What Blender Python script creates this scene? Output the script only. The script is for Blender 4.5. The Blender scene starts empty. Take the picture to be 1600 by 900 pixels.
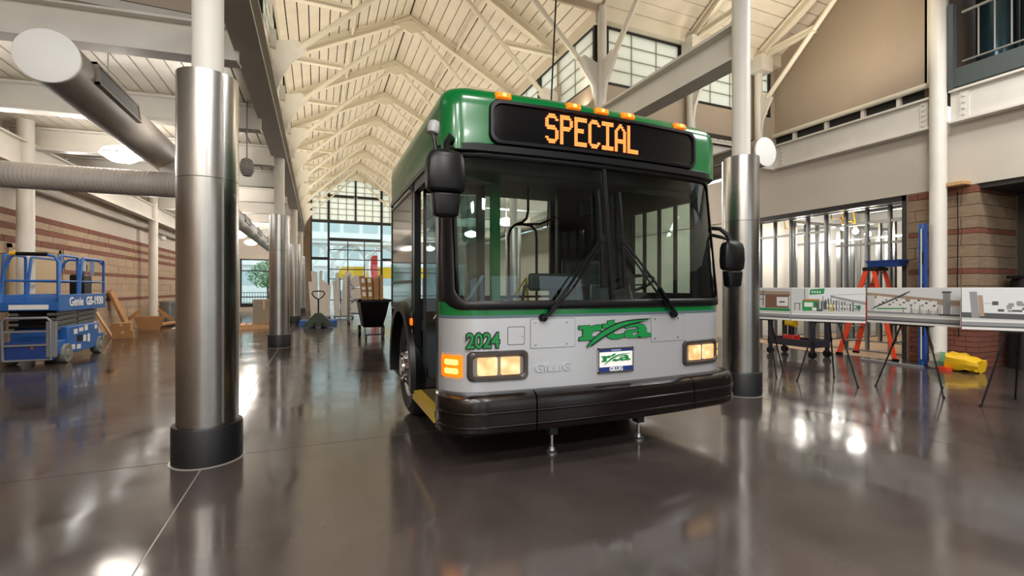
import bpy, bmesh, math, random
from mathutils import Vector, Matrix
random.seed(7)
S = bpy.context.scene
COL = S.collection
PI = math.pi

# ---------------------------------------------------------------- camera
cam_d = bpy.data.cameras.new('camera'); cam = bpy.data.objects.new('camera', cam_d); COL.objects.link(cam)
cam.location = (0, 0, 1.3)
YAW = math.atan2(.389, .921)                      # turned to the right of the nave axis
cam.rotation_euler = (PI/2, 0, -YAW)
cam_d.sensor_width = 36; cam_d.lens = 720/1600*36
cam_d.clip_start = .05; cam_d.clip_end = 300
S.camera = cam
# ---------------------------------------------------------------- world (overcast sky)
W = bpy.data.worlds.new('overcast_sky'); S.world = W; W.use_nodes = True
W.node_tree.nodes['Background'].inputs[0].default_value = (.86, .95, 1, 1)
W.node_tree.nodes['Background'].inputs[1].default_value = 2.0
S.view_settings.view_transform = 'Standard'; S.view_settings.look = 'None'
S.view_settings.exposure = 0.0; S.view_settings.gamma = 1
S.view_settings.use_curve_mapping = False
S.cycles.max_bounces = 7; S.cycles.diffuse_bounces = 4; S.cycles.glossy_bounces = 4
S.cycles.transparent_max_bounces = 12; S.cycles.transmission_bounces = 6
S.cycles.caustics_reflective = False; S.cycles.caustics_refractive = False
S.cycles.sample_clamp_indirect = 4; S.cycles.use_denoising = True
# ---------------------------------------------------------------- hall lighting: uplights and added fill lamps
def area(name, loc, to, sx, sy, power, colr):
    d = bpy.data.lights.new(name, 'AREA'); d.shape = 'RECTANGLE'; d.size = sx; d.size_y = sy
    d.energy = power; d.color = colr
    o = bpy.data.objects.new(name, d); COL.objects.link(o); o.location = loc
    o.rotation_euler = (Vector(to)-Vector(loc)).to_track_quat('-Z', 'Y').to_euler()
    return o
WARM = (1, .87, .68); NEUT = (1, .98, .955)
for k in range(9):                                # uplights on the edge beams, aimed at the nave roof
    y = 7.75 + 2.4*k
    area('nave_uplight', (-.50, y, 4.72), (3.0, y, 7.4), .25, 1.2, 43, WARM)
    area('nave_uplight', (4.72, y, 4.72), (1.2, y, 7.4), .25, 1.2, 43, WARM)
for x, y, p in ((-4.2, -6.8, 300), (-1.6, -6.8, 320), (2.0, -6.8, 320), (-4.2, -3.2, 240), (-1.6, -3.2, 300), (1.4, -3.2, 300), (1.5, .2, 120), (8.4, .2, 260), (7.2, 2.8, 110)):
    area('added_overhead_fill', (x, y, 6.2), (x, y, 0), .8, .8, p, NEUT)   # unseen overhead lamps added to light the hall and bus front
for y in [7.7+2.4*k for k in range(9)]:                 # unseen lamps added to brighten the aisle decks
    area('added_aisle_fill', (-4.6, y, 3.5), (-3.0, y, 4.4), .2, 1.0, 15, NEUT)
    area('added_aisle_fill', (-1.5, y, 3.6), (-2.8, y, 4.4), .2, 1.0, 11, NEUT)
    area('added_aisle_fill', (8.9, y+1, 3.55), (6.5, y+1, 4.4), .2, 1.2, 16, NEUT)
for x, y in ((6.6, 5.0), (8.2, 5.2)):
    area('crossing_uplight', (x, y, 4.8), (x, y+.6, 8), .6, .3, 40, WARM)

# ================================================================ helpers
def hexc(h):
    h = h.lstrip('#'); r = []
    for i in (0, 2, 4):
        v = int(h[i:i+2], 16)/255
        r.append(v/12.92 if v <= .04045 else ((v+.055)/1.055)**2.4)
    return tuple(r)+(1,)
MATS = {}
def mat(name, colr='#888888', rough=.5, metal=0, emit=None, es=0, noise=None, bump=None, spec=None, coat=0, coat_r=.05, trans=None):
    """noise=(scale, strength[, stretch xyz]); bump=(scale, strength)"""
    if name in MATS: return MATS[name]
    m = bpy.data.materials.new(name); m.use_nodes = True
    nt = m.node_tree; b = nt.nodes['Principled BSDF']
    c = hexc(colr) if isinstance(colr, str) else colr
    b.inputs['Base Color'].default_value = c
    b.inputs['Roughness'].default_value = rough; b.inputs['Metallic'].default_value = metal
    if spec is not None: b.inputs['Specular IOR Level'].default_value = spec
    if coat: b.inputs['Coat Weight'].default_value = coat; b.inputs['Coat Roughness'].default_value = coat_r
    if emit: b.inputs['Emission Color'].default_value = hexc(emit); b.inputs['Emission Strength'].default_value = es
    if noise or bump:
        tc = nt.nodes.new('ShaderNodeTexCoord')
    if noise:
        mp = nt.nodes.new('ShaderNodeMapping'); nt.links.new(tc.outputs['Object'], mp.inputs[0])
        if len(noise) > 2: mp.inputs['Scale'].default_value = noise[2]
        n = nt.nodes.new('ShaderNodeTexNoise'); n.inputs['Scale'].default_value = noise[0]; n.inputs['Detail'].default_value = 5
        nt.links.new(mp.outputs[0], n.inputs['Vector'])
        oi = nt.nodes.new('ShaderNodeObjectInfo')
        r = nt.nodes.new('ShaderNodeValToRGB')
        k = noise[1]
        r.color_ramp.elements[0].position = .3; r.color_ramp.elements[1].position = .7
        r.color_ramp.elements[0].color = tuple(max(0, v*(1-k)) for v in c[:3])+(1,)
        r.color_ramp.elements[1].color = tuple(min(1, v*(1+k)) for v in c[:3])+(1,)
        nt.links.new(n.outputs[0], r.inputs[0])
        h = nt.nodes.new('ShaderNodeHueSaturation'); nt.links.new(r.outputs[0], h.inputs['Color'])
        mr = nt.nodes.new('ShaderNodeMapRange'); mr.inputs[3].default_value = 1-k*.5; mr.inputs[4].default_value = 1+k*.5
        nt.links.new(oi.outputs['Random'], mr.inputs[0]); nt.links.new(mr.outputs[0], h.inputs['Value'])
        nt.links.new(h.outputs[0], b.inputs['Base Color'])
    if bump:
        n2 = nt.nodes.new('ShaderNodeTexNoise'); n2.inputs['Scale'].default_value = bump[0]; n2.inputs['Detail'].default_value = 3
        nt.links.new(tc.outputs['Object'], n2.inputs['Vector'])
        bp = nt.nodes.new('ShaderNodeBump'); bp.inputs['Strength'].default_value = bump[1]; bp.inputs['Distance'].default_value = .02
        nt.links.new(n2.outputs[0], bp.inputs['Height']); nt.links.new(bp.outputs[0], b.inputs['Normal'])
    MATS[name] = m
    return m
def glass(name, tint, ior=1.45, rough=0.0):
    m = bpy.data.materials.new(name); m.use_nodes = True; nt = m.node_tree; nt.nodes.clear()
    o = nt.nodes.new('ShaderNodeOutputMaterial'); mx = nt.nodes.new('ShaderNodeMixShader')
    t = nt.nodes.new('ShaderNodeBsdfTransparent'); t.inputs[0].default_value = tint
    g = nt.nodes.new('ShaderNodeBsdfGlossy'); g.inputs['Roughness'].default_value = rough
    lw = nt.nodes.new('ShaderNodeLayerWeight'); lw.inputs[0].default_value = .5
    pw = nt.nodes.new('ShaderNodeMath'); pw.operation = 'POWER'; pw.inputs[1].default_value = 5; nt.links.new(lw.outputs['Facing'], pw.inputs[0])
    f = nt.nodes.new('ShaderNodeMath'); f.operation = 'MULTIPLY_ADD'; f.inputs[1].default_value = .9; f.inputs[2].default_value = .03*(ior/1.5)**2
    nt.links.new(pw.outputs[0], f.inputs[0]); nt.links.new(f.outputs[0], mx.inputs[0]); nt.links.new(t.outputs[0], mx.inputs[1]); nt.links.new(g.outputs[0], mx.inputs[2])
    nt.links.new(mx.outputs[0], o.inputs[0]); MATS[name] = m
    return m
def translucent(name, colr):
    m = bpy.data.materials.new(name); m.use_nodes = True; nt = m.node_tree; nt.nodes.clear()
    o = nt.nodes.new('ShaderNodeOutputMaterial'); mx = nt.nodes.new('ShaderNodeMixShader'); mx.inputs[0].default_value = .93
    d = nt.nodes.new('ShaderNodeBsdfDiffuse'); d.inputs[0].default_value = colr
    t = nt.nodes.new('ShaderNodeBsdfTranslucent'); t.inputs[0].default_value = colr
    nt.links.new(d.outputs[0], mx.inputs[1]); nt.links.new(t.outputs[0], mx.inputs[2]); nt.links.new(mx.outputs[0], o.inputs[0])
    MATS[name] = m
    return m

class MB:
    def __init__(s): s.v = []; s.f = []; s.mi = []; s.cur = 0
    def add(s, vs, fs):
        k = len(s.v); s.v += [tuple(p) for p in vs]
        s.f += [tuple(i+k for i in f) for f in fs]; s.mi += [s.cur]*len(fs)
        return s
    def box(s, x0, x1, y0, y1, z0, z1, M=None):
        vs = [(x, y, z) for x in (x0, x1) for y in (y0, y1) for z in (z0, z1)]
        if M is not None: vs = [M @ Vector(p) for p in vs]
        return s.add(vs, [(0,1,3,2), (4,6,7,5), (0,4,5,1), (2,3,7,6), (0,2,6,4), (1,5,7,3)])
    def bar(s, p0, p1, w, h, up=(0,0,1)):
        p0 = Vector(p0); p1 = Vector(p1); d = (p1-p0).normalized(); up = Vector(up)
        if abs(d.dot(up)) > .98: up = Vector((0,1,0))
        a = d.cross(up).normalized()*w/2; b = a.normalized().cross(d)*h/2
        vs = [p+sa*a+sb*b for p in (p0, p1) for sa, sb in ((-1,-1), (1,-1), (1,1), (-1,1))]
        return s.add(vs, [(3,2,1,0), (4,5,6,7), (0,1,5,4), (1,2,6,5), (2,3,7,6), (3,0,4,7)])
    def ibeam(s, p0, p1, w, h, t=.03, up=(0,0,1)):
        p0 = Vector(p0); p1 = Vector(p1); d = (p1-p0).normalized(); u = Vector(up)
        a = d.cross(u).normalized(); b = a.cross(d)
        s.bar(p0+b*(h/2-t/2), p1+b*(h/2-t/2), w, t, up); s.bar(p0-b*(h/2-t/2), p1-b*(h/2-t/2), w, t, up)
        return s.bar(p0, p1, t, h-2*t, up)
    def ring(s, c, d, r, n):
        d = Vector(d).normalized(); u = Vector((0,0,1)) if abs(d.z) < .95 else Vector((1,0,0))
        a = d.cross(u).normalized(); b = d.cross(a)
        return [Vector(c)+a*r*math.cos(2*PI*i/n)+b*r*math.sin(2*PI*i/n) for i in range(n)]
    def loft(s, rings, closed=True, caps=True):
        n = len(rings[0]); vs = [p for r in rings for p in r]; fs = []
        for j in range(len(rings)-1):
            for i in range(n if closed else n-1):
                k = (i+1) % n
                fs.append((j*n+i, j*n+k, (j+1)*n+k, (j+1)*n+i))
        if caps: fs += [tuple(range(n))[::-1], tuple((len(rings)-1)*n+i for i in range(n))]
        return s.add(vs, fs)
    def cyl(s, p0, p1, r0, r1=None, n=20, caps=True):
        d = Vector(p1)-Vector(p0)
        return s.loft([s.ring(p0, d, r0, n), s.ring(p1, d, r0 if r1 is None else r1, n)], True, caps)
    def lathe(s, c, prof, n=24, axis=(0,0,1), caps=True):
        c = Vector(c); ax = Vector(axis).normalized()
        return s.loft([s.ring(c+ax*z, ax, max(r, 1e-4), n) for r, z in prof], True, caps)
    def tube(s, pts, r, n=8):
        pts = [Vector(p) for p in pts]; R = []
        u = None
        for i, p in enumerate(pts):
            d = (pts[min(i+1, len(pts)-1)]-pts[max(i-1, 0)]).normalized()
            if u is None:
                u = Vector((0,0,1)) if abs(d.z) < .9 else Vector((1,0,0))
            a = d.cross(u).normalized(); b = a.cross(d).normalized(); u = b
            R.append([p+a*r*math.cos(2*PI*k/n)+b*r*math.sin(2*PI*k/n) for k in range(n)])
        return s.loft(R)
    def prism(s, poly, vec):
        vec = Vector(vec); n = len(poly); vs = [Vector(p) for p in poly]+[Vector(p)+vec for p in poly]
        fs = [tuple(range(n))[::-1], tuple(range(n, 2*n))]+[(i, (i+1) % n, n+(i+1) % n, n+i) for i in range(n)]
        return s.add(vs, fs)
    def build(s, name, m, parent=None, bevel=0, sharp=35, loc=None, rot=None):
        me = bpy.data.meshes.new(name); me.from_pydata(s.v, [], s.f)
        for k in (m if isinstance(m, (list, tuple)) else [m]): me.materials.append(k)
        if max(s.mi, default=0): me.polygons.foreach_set('material_index', s.mi)
        bm = bmesh.new(); bm.from_mesh(me); bmesh.ops.recalc_face_normals(bm, faces=bm.faces); bm.to_mesh(me); bm.free()
        me.polygons.foreach_set('use_smooth', [True]*len(me.polygons))
        me.set_sharp_from_angle(angle=math.radians(sharp))
        o = bpy.data.objects.new(name, me); COL.objects.link(o)
        if parent: o.parent = parent
        if loc: o.location = loc
        if rot: o.rotation_euler = rot
        if bevel:
            b = o.modifiers.new('b', 'BEVEL'); b.width = bevel; b.segments = 2; b.limit_method = 'ANGLE'
        return o
def tag(o, label=None, cat=None, group=None, kind=None):
    if label: o['label'] = label
    if cat: o['category'] = cat
    if group: o['group'] = group
    if kind: o['kind'] = kind
    return o
def thing(name, label, cat, loc=(0,0,0), rz=0, group=None, kind=None):
    o = bpy.data.objects.new(name, None); COL.objects.link(o); o.empty_display_size = .1
    o.location = loc; o.rotation_euler = (0, 0, rz)
    return tag(o, label, cat, group, kind)
def share(o, name, parent, loc, rot=None):
    c = o.copy(); COL.objects.link(c); c.name = name; c.parent = parent; c.location = loc
    if rot: c.rotation_euler = rot
    return c
def dup(root, loc, rz=0, label=None):
    r = root.copy(); COL.objects.link(r); r.location = loc; r.rotation_euler = (0, 0, rz)
    if label: r['label'] = label
    for ch in list(root.children):
        c = ch.copy(); COL.objects.link(c); c.parent = r
        for g in list(ch.children):
            d = g.copy(); COL.objects.link(d); d.parent = c
    return r
def flat(name, c, parent, loc, rot, xs=1):
    o = bpy.data.objects.new('tmp', c); COL.objects.link(o)
    me = bpy.data.meshes.new_from_object(o.evaluated_get(bpy.context.evaluated_depsgraph_get()))
    bpy.data.objects.remove(o); bpy.data.curves.remove(c)
    q = bpy.data.objects.new(name, me); COL.objects.link(q); q.parent = parent
    q.location = loc; q.rotation_euler = rot; q.scale = (xs, 1, 1)
    return q
def text(name, body, size, m, parent, loc, rot, ext=.002, off=0, xs=1, shear=0):
    c = bpy.data.curves.new(name, 'FONT'); c.body = body; c.size = size; c.extrude = ext; c.offset = off
    c.align_x = 'CENTER'; c.align_y = 'CENTER'; c.shear = shear; c.materials.append(m)
    return flat(name, c, parent, loc, rot, xs)
def shape2d(name, polys, m, parent, loc, rot, ext=.002, off=0):
    c = bpy.data.curves.new(name, 'CURVE'); c.dimensions = '2D'; c.fill_mode = 'BOTH'; c.extrude = ext; c.offset = off
    for P in polys:
        s = c.splines.new('POLY'); s.points.add(len(P)-1); s.use_cyclic_u = True
        for q, p in zip(s.points, P): q.co = (p[0], p[1], 0, 1)
    c.materials.append(m)
    return flat(name, c, parent, loc, rot)
def arc(c, r, a0, a1, n, f):
    return [f(c[0]+r*math.cos(a0+(a1-a0)*i/n), c[1]+r*math.sin(a0+(a1-a0)*i/n)) for i in range(n+1)]

# ================================================================ materials
def floor_mat():
    m = bpy.data.materials.new('polished_concrete'); m.use_nodes = True; nt = m.node_tree; b = nt.nodes['Principled BSDF']
    tc = nt.nodes.new('ShaderNodeTexCoord'); L = nt.links.new
    n1 = nt.nodes.new('ShaderNodeTexNoise'); n1.inputs['Scale'].default_value = .55; n1.inputs['Detail'].default_value = 8; n1.inputs['Roughness'].default_value = .62; n1.inputs['Distortion'].default_value = .6
    L(tc.outputs['Object'], n1.inputs['Vector'])
    r = nt.nodes.new('ShaderNodeValToRGB'); r.color_ramp.elements[0].position = .33; r.color_ramp.elements[1].position = .72
    r.color_ramp.elements[0].color = hexc('#352f2d'); r.color_ramp.elements[1].color = hexc('#554c48')
    L(n1.outputs[0], r.inputs[0]); L(r.outputs[0], b.inputs['Base Color'])
    n2 = nt.nodes.new('ShaderNodeTexNoise'); n2.inputs['Scale'].default_value = 1.6; n2.inputs['Detail'].default_value = 4; L(tc.outputs['Object'], n2.inputs['Vector'])
    mr = nt.nodes.new('ShaderNodeMapRange'); mr.inputs[1].default_value = .3; mr.inputs[2].default_value = .7; mr.inputs[3].default_value = .07; mr.inputs[4].default_value = .2
    L(n2.outputs[0], mr.inputs[0]); L(mr.outputs[0], b.inputs['Roughness'])
    n3 = nt.nodes.new('ShaderNodeTexNoise'); n3.inputs['Scale'].default_value = 2.2; n3.inputs['Detail'].default_value = 1; L(tc.outputs['Object'], n3.inputs['Vector'])
    bp = nt.nodes.new('ShaderNodeBump'); bp.inputs['Strength'].default_value = .06; bp.inputs['Distance'].default_value = .05
    L(n3.outputs[0], bp.inputs['Height']); L(bp.outputs[0], b.inputs['Normal'])
    b.inputs['Specular IOR Level'].default_value = .75
    return m
FLOOR = floor_mat()
JOINT = mat('joint_filler', '#99928a', .3)
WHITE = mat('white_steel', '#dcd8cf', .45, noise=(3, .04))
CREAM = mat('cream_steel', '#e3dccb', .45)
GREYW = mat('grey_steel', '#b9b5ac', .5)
PLANK = mat('deck_plank', '#e2dacb', .55, noise=(4, .05))
DECKD = mat('deck_gap', '#3a352e', .8)
TAN = mat('tan_plaster', '#a99a88', .7, noise=(1.2, .05))
PALE = mat('pale_plaster', '#c7bfb3', .7, noise=(1.2, .04))
LPALE = mat('pale_left_plaster', '#cfc5b8', .7, noise=(1.2, .04))
BLACKF = mat('black_frame', '#17181a', .45)
KAL = translucent('translucent_panel', (.98, .95, .85, 1))
GRIDL = mat('panel_grid', '#8d8f80', .5)
WGLASS = glass('window_glass', (.93, .97, .96, 1))
STONE = mat('tan_stone', '#a8917a', .8, noise=(6, .12, (1, 1, 3)), bump=(40, .3))
REDB = mat('red_brick', '#754536', .8, noise=(7, .14), bump=(50, .3))
MORTAR = mat('mortar', '#8b7a68', .9)
DSTONE = mat('brown_stone', '#85715b', .8, noise=(6, .14, (1, 1, 3)), bump=(40, .3))
COLLAR = mat('brushed_sheet', '#a3a19d', .27, 1, noise=(3.5, .16, (1, 1, .25)), bump=(3, .14))
RUBBER = mat('black_rubber', '#0c0d0f', .5)
BLACK = mat('satin_black', '#070708', .36, spec=.3)
DARK = mat('dark_interior', '#1b1c1e', .6)
DUCT = mat('painted_duct', '#877d72', .45, noise=(2, .04))
FLEX = mat('flex_duct', '#b9b2a9', .5)
LAMP = mat('lamp_dome', '#ffffff', .4, emit='#fff6ea', es=4.5)
GALV = mat('galvanised_steel', '#9fa3a6', .3, .9, noise=(3, .1, (1, 1, .2)))
DSTEEL = mat('dark_steel', '#3c3e40', .4, .7)
CARD = mat('cardboard', '#a87c50', .8, noise=(5, .08))
WOOD = mat('pale_wood', '#c49a6c', .6, noise=(5, .15, (6, 6, .6)))
PLYW = mat('floor_paper', '#b79a7e', .75, noise=(2, .08))
BLUE = mat('blue_paint', '#1f5ea8', .4, noise=(3, .08))
BLUED = mat('deep_blue', '#1d3f86', .45)
GREY = mat('grey_paint', '#85868a', .5, .3)
WHT = mat('white_paint', '#eeeeea', .5)
YEL = mat('yellow_paint', '#e0b21a', .5)
ORA = mat('orange_fibreglass', '#d8401c', .45)
RED = mat('red_paint', '#c0281e', .5)
BGREEN = mat('bus_green', '#08632d', .2, spec=.4, coat=.15)
BSILV = mat('bus_silver', '#b6b8bb', .32, .45, coat=.5)
BSTRIPE = mat('bus_grey_stripe', '#4d5d66', .3)
BUMP = mat('bumper_rubber', '#0f0a08', .2, spec=.38)
BGLASS = glass('bus_glass', (.80, .88, .86, 1), 1.5)
DGLASS = glass('dark_bus_glass', (.35, .42, .42, 1), 1.5)
CHROME = mat('chrome', '#d5d5d5', .12, 1)
AMBER = mat('amber_lens', '#ff7a10', .3, emit='#ff7a14', es=.7)
HOT = mat('amber_hot_spot', '#ffd080', .3, emit='#ffb84a', es=2.2)
LED = mat('amber_led', '#ff7a30', .4, emit='#ff8a45', es=1.25)
ALUM = mat('door_step_yellow', '#c9a63c', .45, .2)
def headlamp():
    m = bpy.data.materials.new('lit_headlamp'); m.use_nodes = True; nt = m.node_tree; b = nt.nodes['Principled BSDF']; L = nt.links.new
    tc = nt.nodes.new('ShaderNodeTexCoord'); v = nt.nodes.new('ShaderNodeTexVoronoi'); v.inputs['Scale'].default_value = 15; v.feature = 'SMOOTH_F1'
    L(tc.outputs['Object'], v.inputs['Vector'])
    r = nt.nodes.new('ShaderNodeValToRGB'); r.color_ramp.elements[0].color = (1.5, 1.12, .62, 1); r.color_ramp.elements[1].color = (.95, .46, .15, 1); r.color_ramp.elements[1].position = .62
    L(v.outputs[0], r.inputs[0]); L(r.outputs[0], b.inputs['Emission Color']); b.inputs['Emission Strength'].default_value = .95
    b.inputs['Base Color'].default_value = (.25, .17, .08, 1); b.inputs['Roughness'].default_value = .2; b.inputs['Coat Weight'].default_value = 1
    return m
HEAD = headlamp()

# ================================================================ setting: floor
XL, XR, YB, YF = -5.35, 9.8, -9.0, 29.0
NC, EL, ER = 2.105, -.77, 4.95                     # nave centre and its two edge lines
fl = MB().box(XL-.3, 17.5, YB, YF+.2, -.25, -.003).build('floor', JOINT); tag(fl, 'dark polished concrete floor of the hall', 'floor', kind='structure')
gx = [XL-.3, -.77, 4.83, 9.75, 17.5]; gy = [YB, -3.05, 4.15, 11.35, 18.55, 25.75, YF+.2]
for i in range(len(gx)-1):
    for j in range(len(gy)-1):
        g = .005
        MB().box(gx[i]+g, gx[i+1]-g, gy[j]+g, gy[j+1]-g, -.05, 0).build('floor_slab', FLOOR, fl)

# ================================================================ setting: columns
def column(x, y, label, r=.203, top=4.2):
    t = thing('column', label, 'column', (x, y, 0), kind='structure')
    MB().cyl((0,0,2.8), (0,0,top), .105, n=28).build('shaft', WHITE, t)
    if x < 0: a0 = -.9
    else: a0 = 2.4
    for z0, z1 in ((.27, 2.112), (2.113, 2.9)):
        MB().lathe((0,0,0), [(r-.003, z0), (r, z0+.002), (r, z1-.002), (r-.003, z1)], 48).build('collar_sheet', COLLAR, t)
    b = MB(); ca, sa = math.cos(a0), math.sin(a0)
    b.bar((ca*r, sa*r, .3), (ca*r, sa*r, 2.88), .03, .008, (-sa, ca, 0)); b.build('collar_seam', COLLAR, t)
    MB().lathe((0,0,0), [(r+.03, 0), (r+.03, .265), (r+.024, .28), (r+.002, .283)], 48).build('base_sleeve', RUBBER, t)
    MB().lathe((0,0,0), [(r+.045, 0), (r+.045, .004), (r+.03, .004)], 48).build('base_ring', JOINT, t)
    return t
for k, y in enumerate((4.15, 11.35, 18.55, 25.75)):
    lab = ['steel-clad round column nearest the camera, left of the bus', 'second steel-clad column down the left row, beyond the nearest one',
           'third steel-clad column down the left row', 'last steel-clad column of the left row by the gable window'][k]
    column(-.77, y, lab)
for k, y in enumerate((4.15, 11.35, 18.55, 25.75)):
    lab = ['steel-clad round column just right of the bus', 'steel-clad column seen through the bus windshield',
           'third steel-clad column of the right row behind the bus', 'last steel-clad column of the right row behind the bus'][k]
    column(4.83, y, lab, top=7.0 if k == 0 else 4.2)

# ================================================================ setting: nave roof
EZ, RZ = 6.5, 8.0
roof = tag(MB().prism([(EL-.2, 7.4, EZ+.02), (NC, 7.4, RZ+.14), (ER+.2, 7.4, EZ+.02), (ER+.2, 7.4, EZ+.12), (NC, 7.4, RZ+.26), (EL-.2, 7.4, EZ+.12)], (0, 22, 0)).build('roof', DECKD),
           'cream planked gable roof over the nave', 'roof', kind='structure')
sl = math.hypot(ER-NC, RZ-EZ); npl = 14
for s in (-1, 1):
    ex = EL if s < 0 else ER
    d = Vector((NC-ex, 0, RZ-EZ)).normalized(); nrm = Vector((-d.z*(1 if s < 0 else -1), 0, abs(d.x)))
    for k in range(npl):
        a = sl*(k+.05)/npl; b = sl*(k+.95)/npl
        p0 = Vector((ex, 7.4, EZ))+d*a; p1 = Vector((ex, 7.4, EZ))+d*b
        up = Vector((0, 0, .05)); 
        MB().prism([p0, p1, p1+up, p0+up], (0, 21.8, 0)).build('roof_plank', PLANK, roof)
for k in range(9):                                   # trusses
    y = 8.95 + 2.4*k
    lab = '%s white scissor truss down the nave, counted from the crossing' % ['first', 'second', 'third', 'fourth', 'fifth', 'sixth', 'seventh', 'eighth', 'ninth and farthest'][k]
    t = thing('roof_truss', lab, 'roof truss', (NC, y, 0), group='nave roof trusses', kind='structure')
    for s in (-1, 1):
        e = s*2.875
        MB().ibeam((e, 0, EZ-.1), (0, 0, RZ-.1), .14, .18, .025, (0, 0, 1)).build('rafter', CREAM, t)
        MB().cyl((s*2.42, 0, 5.5), (s*.1, 0, 7.68), .05, n=12).build('strut', CREAM, t)
        MB().ibeam((s*2.86, 0, 6.42), (s*1.52, 0, 6.42), .1, .12, .02).build('tie', CREAM, t)
        g = [(s*2.9, -.03, 4.62), (s*2.78, -.03, 4.62), (s*2.68, -.03, 4.95), (s*2.5, -.03, 5.28), (s*2.28, -.03, 5.5), (s*2.42, -.03, 5.66), (s*2.95, -.03, 5.55)]
        MB().prism(g, (0, .06, 0)).build('gusset', WHITE, t)
        MB().cyl((s*2.9, 0, 4.6), (s*2.9, 0, EZ), .085, n=14).build('post', WHITE, t)
        MB().box(s*2.9-.14, s*2.9+.14, -.14, .14, 5.42, 5.72).build('post_cap', GREYW, t)
    MB().prism([(-.45, -.05, 7.68), (0, -.05, 7.5), (.45, -.05, 7.68), (0, -.05, 7.95)], (0, .1, 0)).build('apex_plate', CREAM, t)
for x, z in ((.75, 7.18), (3.25, 7.32)):
    tag(MB().cyl((x, 7.6, z), (x, 28.8, z), .03, n=8).build('pipe', CREAM), 'thin sprinkler pipe under the nave roof, %s slope' % ('left' if x < 2 else 'right'), 'pipe')
# edge beams on the column lines, clerestory walls over them
def edge_line(x, side, y0):
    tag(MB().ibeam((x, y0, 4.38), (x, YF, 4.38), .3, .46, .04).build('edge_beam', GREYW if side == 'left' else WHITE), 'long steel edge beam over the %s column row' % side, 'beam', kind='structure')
    w = tag(MB().box(x-.06, x+.06, 7.4, YF, 4.6, 5.2).build('wall_clerestory_'+side, TAN), 'tan clerestory wall over the %s aisle' % side, 'wall', kind='structure')
    MB().box(x-.06, x+.06, 7.4, YF, 6.3, 6.6).build('wall_strip', CREAM, w)
    for k in range(9):
        ya = 7.46+2.4*k
        win = thing('window_1', 'translucent clerestory window panel over the %s aisle, bay %d from the crossing' % (side, k+1), 'window', (x, ya, 5.2), kind='structure')
        MB().box(-.015, .015, .06, 2.3, .04, 1.08).build('translucent_pane', KAL, win)
        f = MB(); f.box(-.05, .05, 0, .06, 0, 1.12).box(-.05, .05, 2.3, 2.36, 0, 1.12).box(-.05, .05, .06, 2.3, 0, .04).box(-.05, .05, .06, 2.3, 1.08, 1.12)
        f.build('frame', BLACKF, win)
        m = MB()
        for q in range(1, 4): m.box(-.022, .022, .06, 2.3, .27*q, .27*q+.018)
        for q in range(1, 3): m.box(-.022, .022, .75*q, .75*q+.018, .04, 1.08)
        m.build('glazing_bar', GRIDL, win)
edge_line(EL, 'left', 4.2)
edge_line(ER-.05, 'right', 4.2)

# ================================================================ setting: aisles
def aisle_deck(x0, x1, y0, y1, z, name, label):
    c = tag(MB().box(x0, x1, y0, y1, z+.05, z+.15).build(name, DECKD), label, 'ceiling', kind='structure')
    n = int((x1-x0)/.2); w = (x1-x0)/n
    for k in range(n):
        MB().box(x0+k*w+.012, x0+(k+1)*w-.012, y0, y1, z, z+.05).build('ceiling_plank', PLANK, c)
aisle_deck(XL, EL-.15, 6.5, YF, 4.4, 'ceiling_left', 'white plank deck over the left aisle')
aisle_deck(ER+.1, XR, 7.4, YF, 4.45, 'ceiling_right', 'white plank deck over the right aisle')
for k in range(9):
    y = 6.45 + 2.4*k; sk = .45 if k < 3 else .25
    o = MB().ibeam((EL-.1, y-.05, 4.14 if k else 4.2), (XL, y+sk, 4.14 if k else 4.2), .22, .42, .03).build('aisle_beam', WHITE)
    tag(o, 'white steel cross beam under the left aisle deck, bay %d from the crossing' % (k+1), 'beam', kind='structure')
    o = MB().ibeam((ER, y+1, 4.2), (XR, y+1, 4.2), .22, .42, .03).build('aisle_beam', WHITE)
    tag(o, 'white steel cross beam under the right aisle deck, bay %d from the window wall' % (k+1), 'beam', kind='structure')
# left outer wall, with stone courses and red bands
wl = tag(MB().box(XL-.3, XL-.03, YB, YF, 0, 6.6).build('wall_left', LPALE), 'pale left wall with tan stone courses and red brick bands', 'wall', kind='structure')
courses = []
z = 0.0; bands = {.95, 1.62, 2.2}
zs = [(0, .235, 0), (.235, .47, 0), (.47, .70, 0), (.70, .93, 0), (.93, 1.02, 1), (1.02, 1.22, 0), (1.22, 1.42, 0), (1.42, 1.62, 0), (1.62, 1.71, 1), (1.71, 1.94, 0),
      (1.94, 2.17, 0), (2.17, 2.28, 1), (2.28, 2.42, 0), (2.42, 2.53, 1), (2.53, 2.68, 0), (2.68, 2.80, 1)]
rest = MB(); blk = {}
for z0, z1, red in zs:
    L = .62 if not red else 1.24
    off = random.random()*L; y = YB-off; 
    while y < YF:
        ya = max(y, YB); yb = min(y+L, YF)
        dx = random.uniform(-.004, .004)
        door = 11.55 < (ya+yb)/2 < 13.55 and z0 < 2.1
        if yb-ya > .05 and not door:
            if 8.4 < ya < 18.6:
                b = MB().box(XL-.03, XL+dx+.004, ya+.005, yb-.005, z0+.005, z1-.005)
                b.build('red_brick' if red else 'stone_block', REDB if red else STONE, wl)
            else:
                rest.cur = red; rest.box(XL-.03, XL+dx+.004, ya+.005, yb-.005, z0+.005, z1-.005)
        y += L
tag(rest.build('stone_courses', [STONE, REDB], wl), kind='stuff')
MB().box(XL-.03, XL-.012, YB, YF, 0, 2.8).build('mortar_bed', MORTAR, wl)
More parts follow.
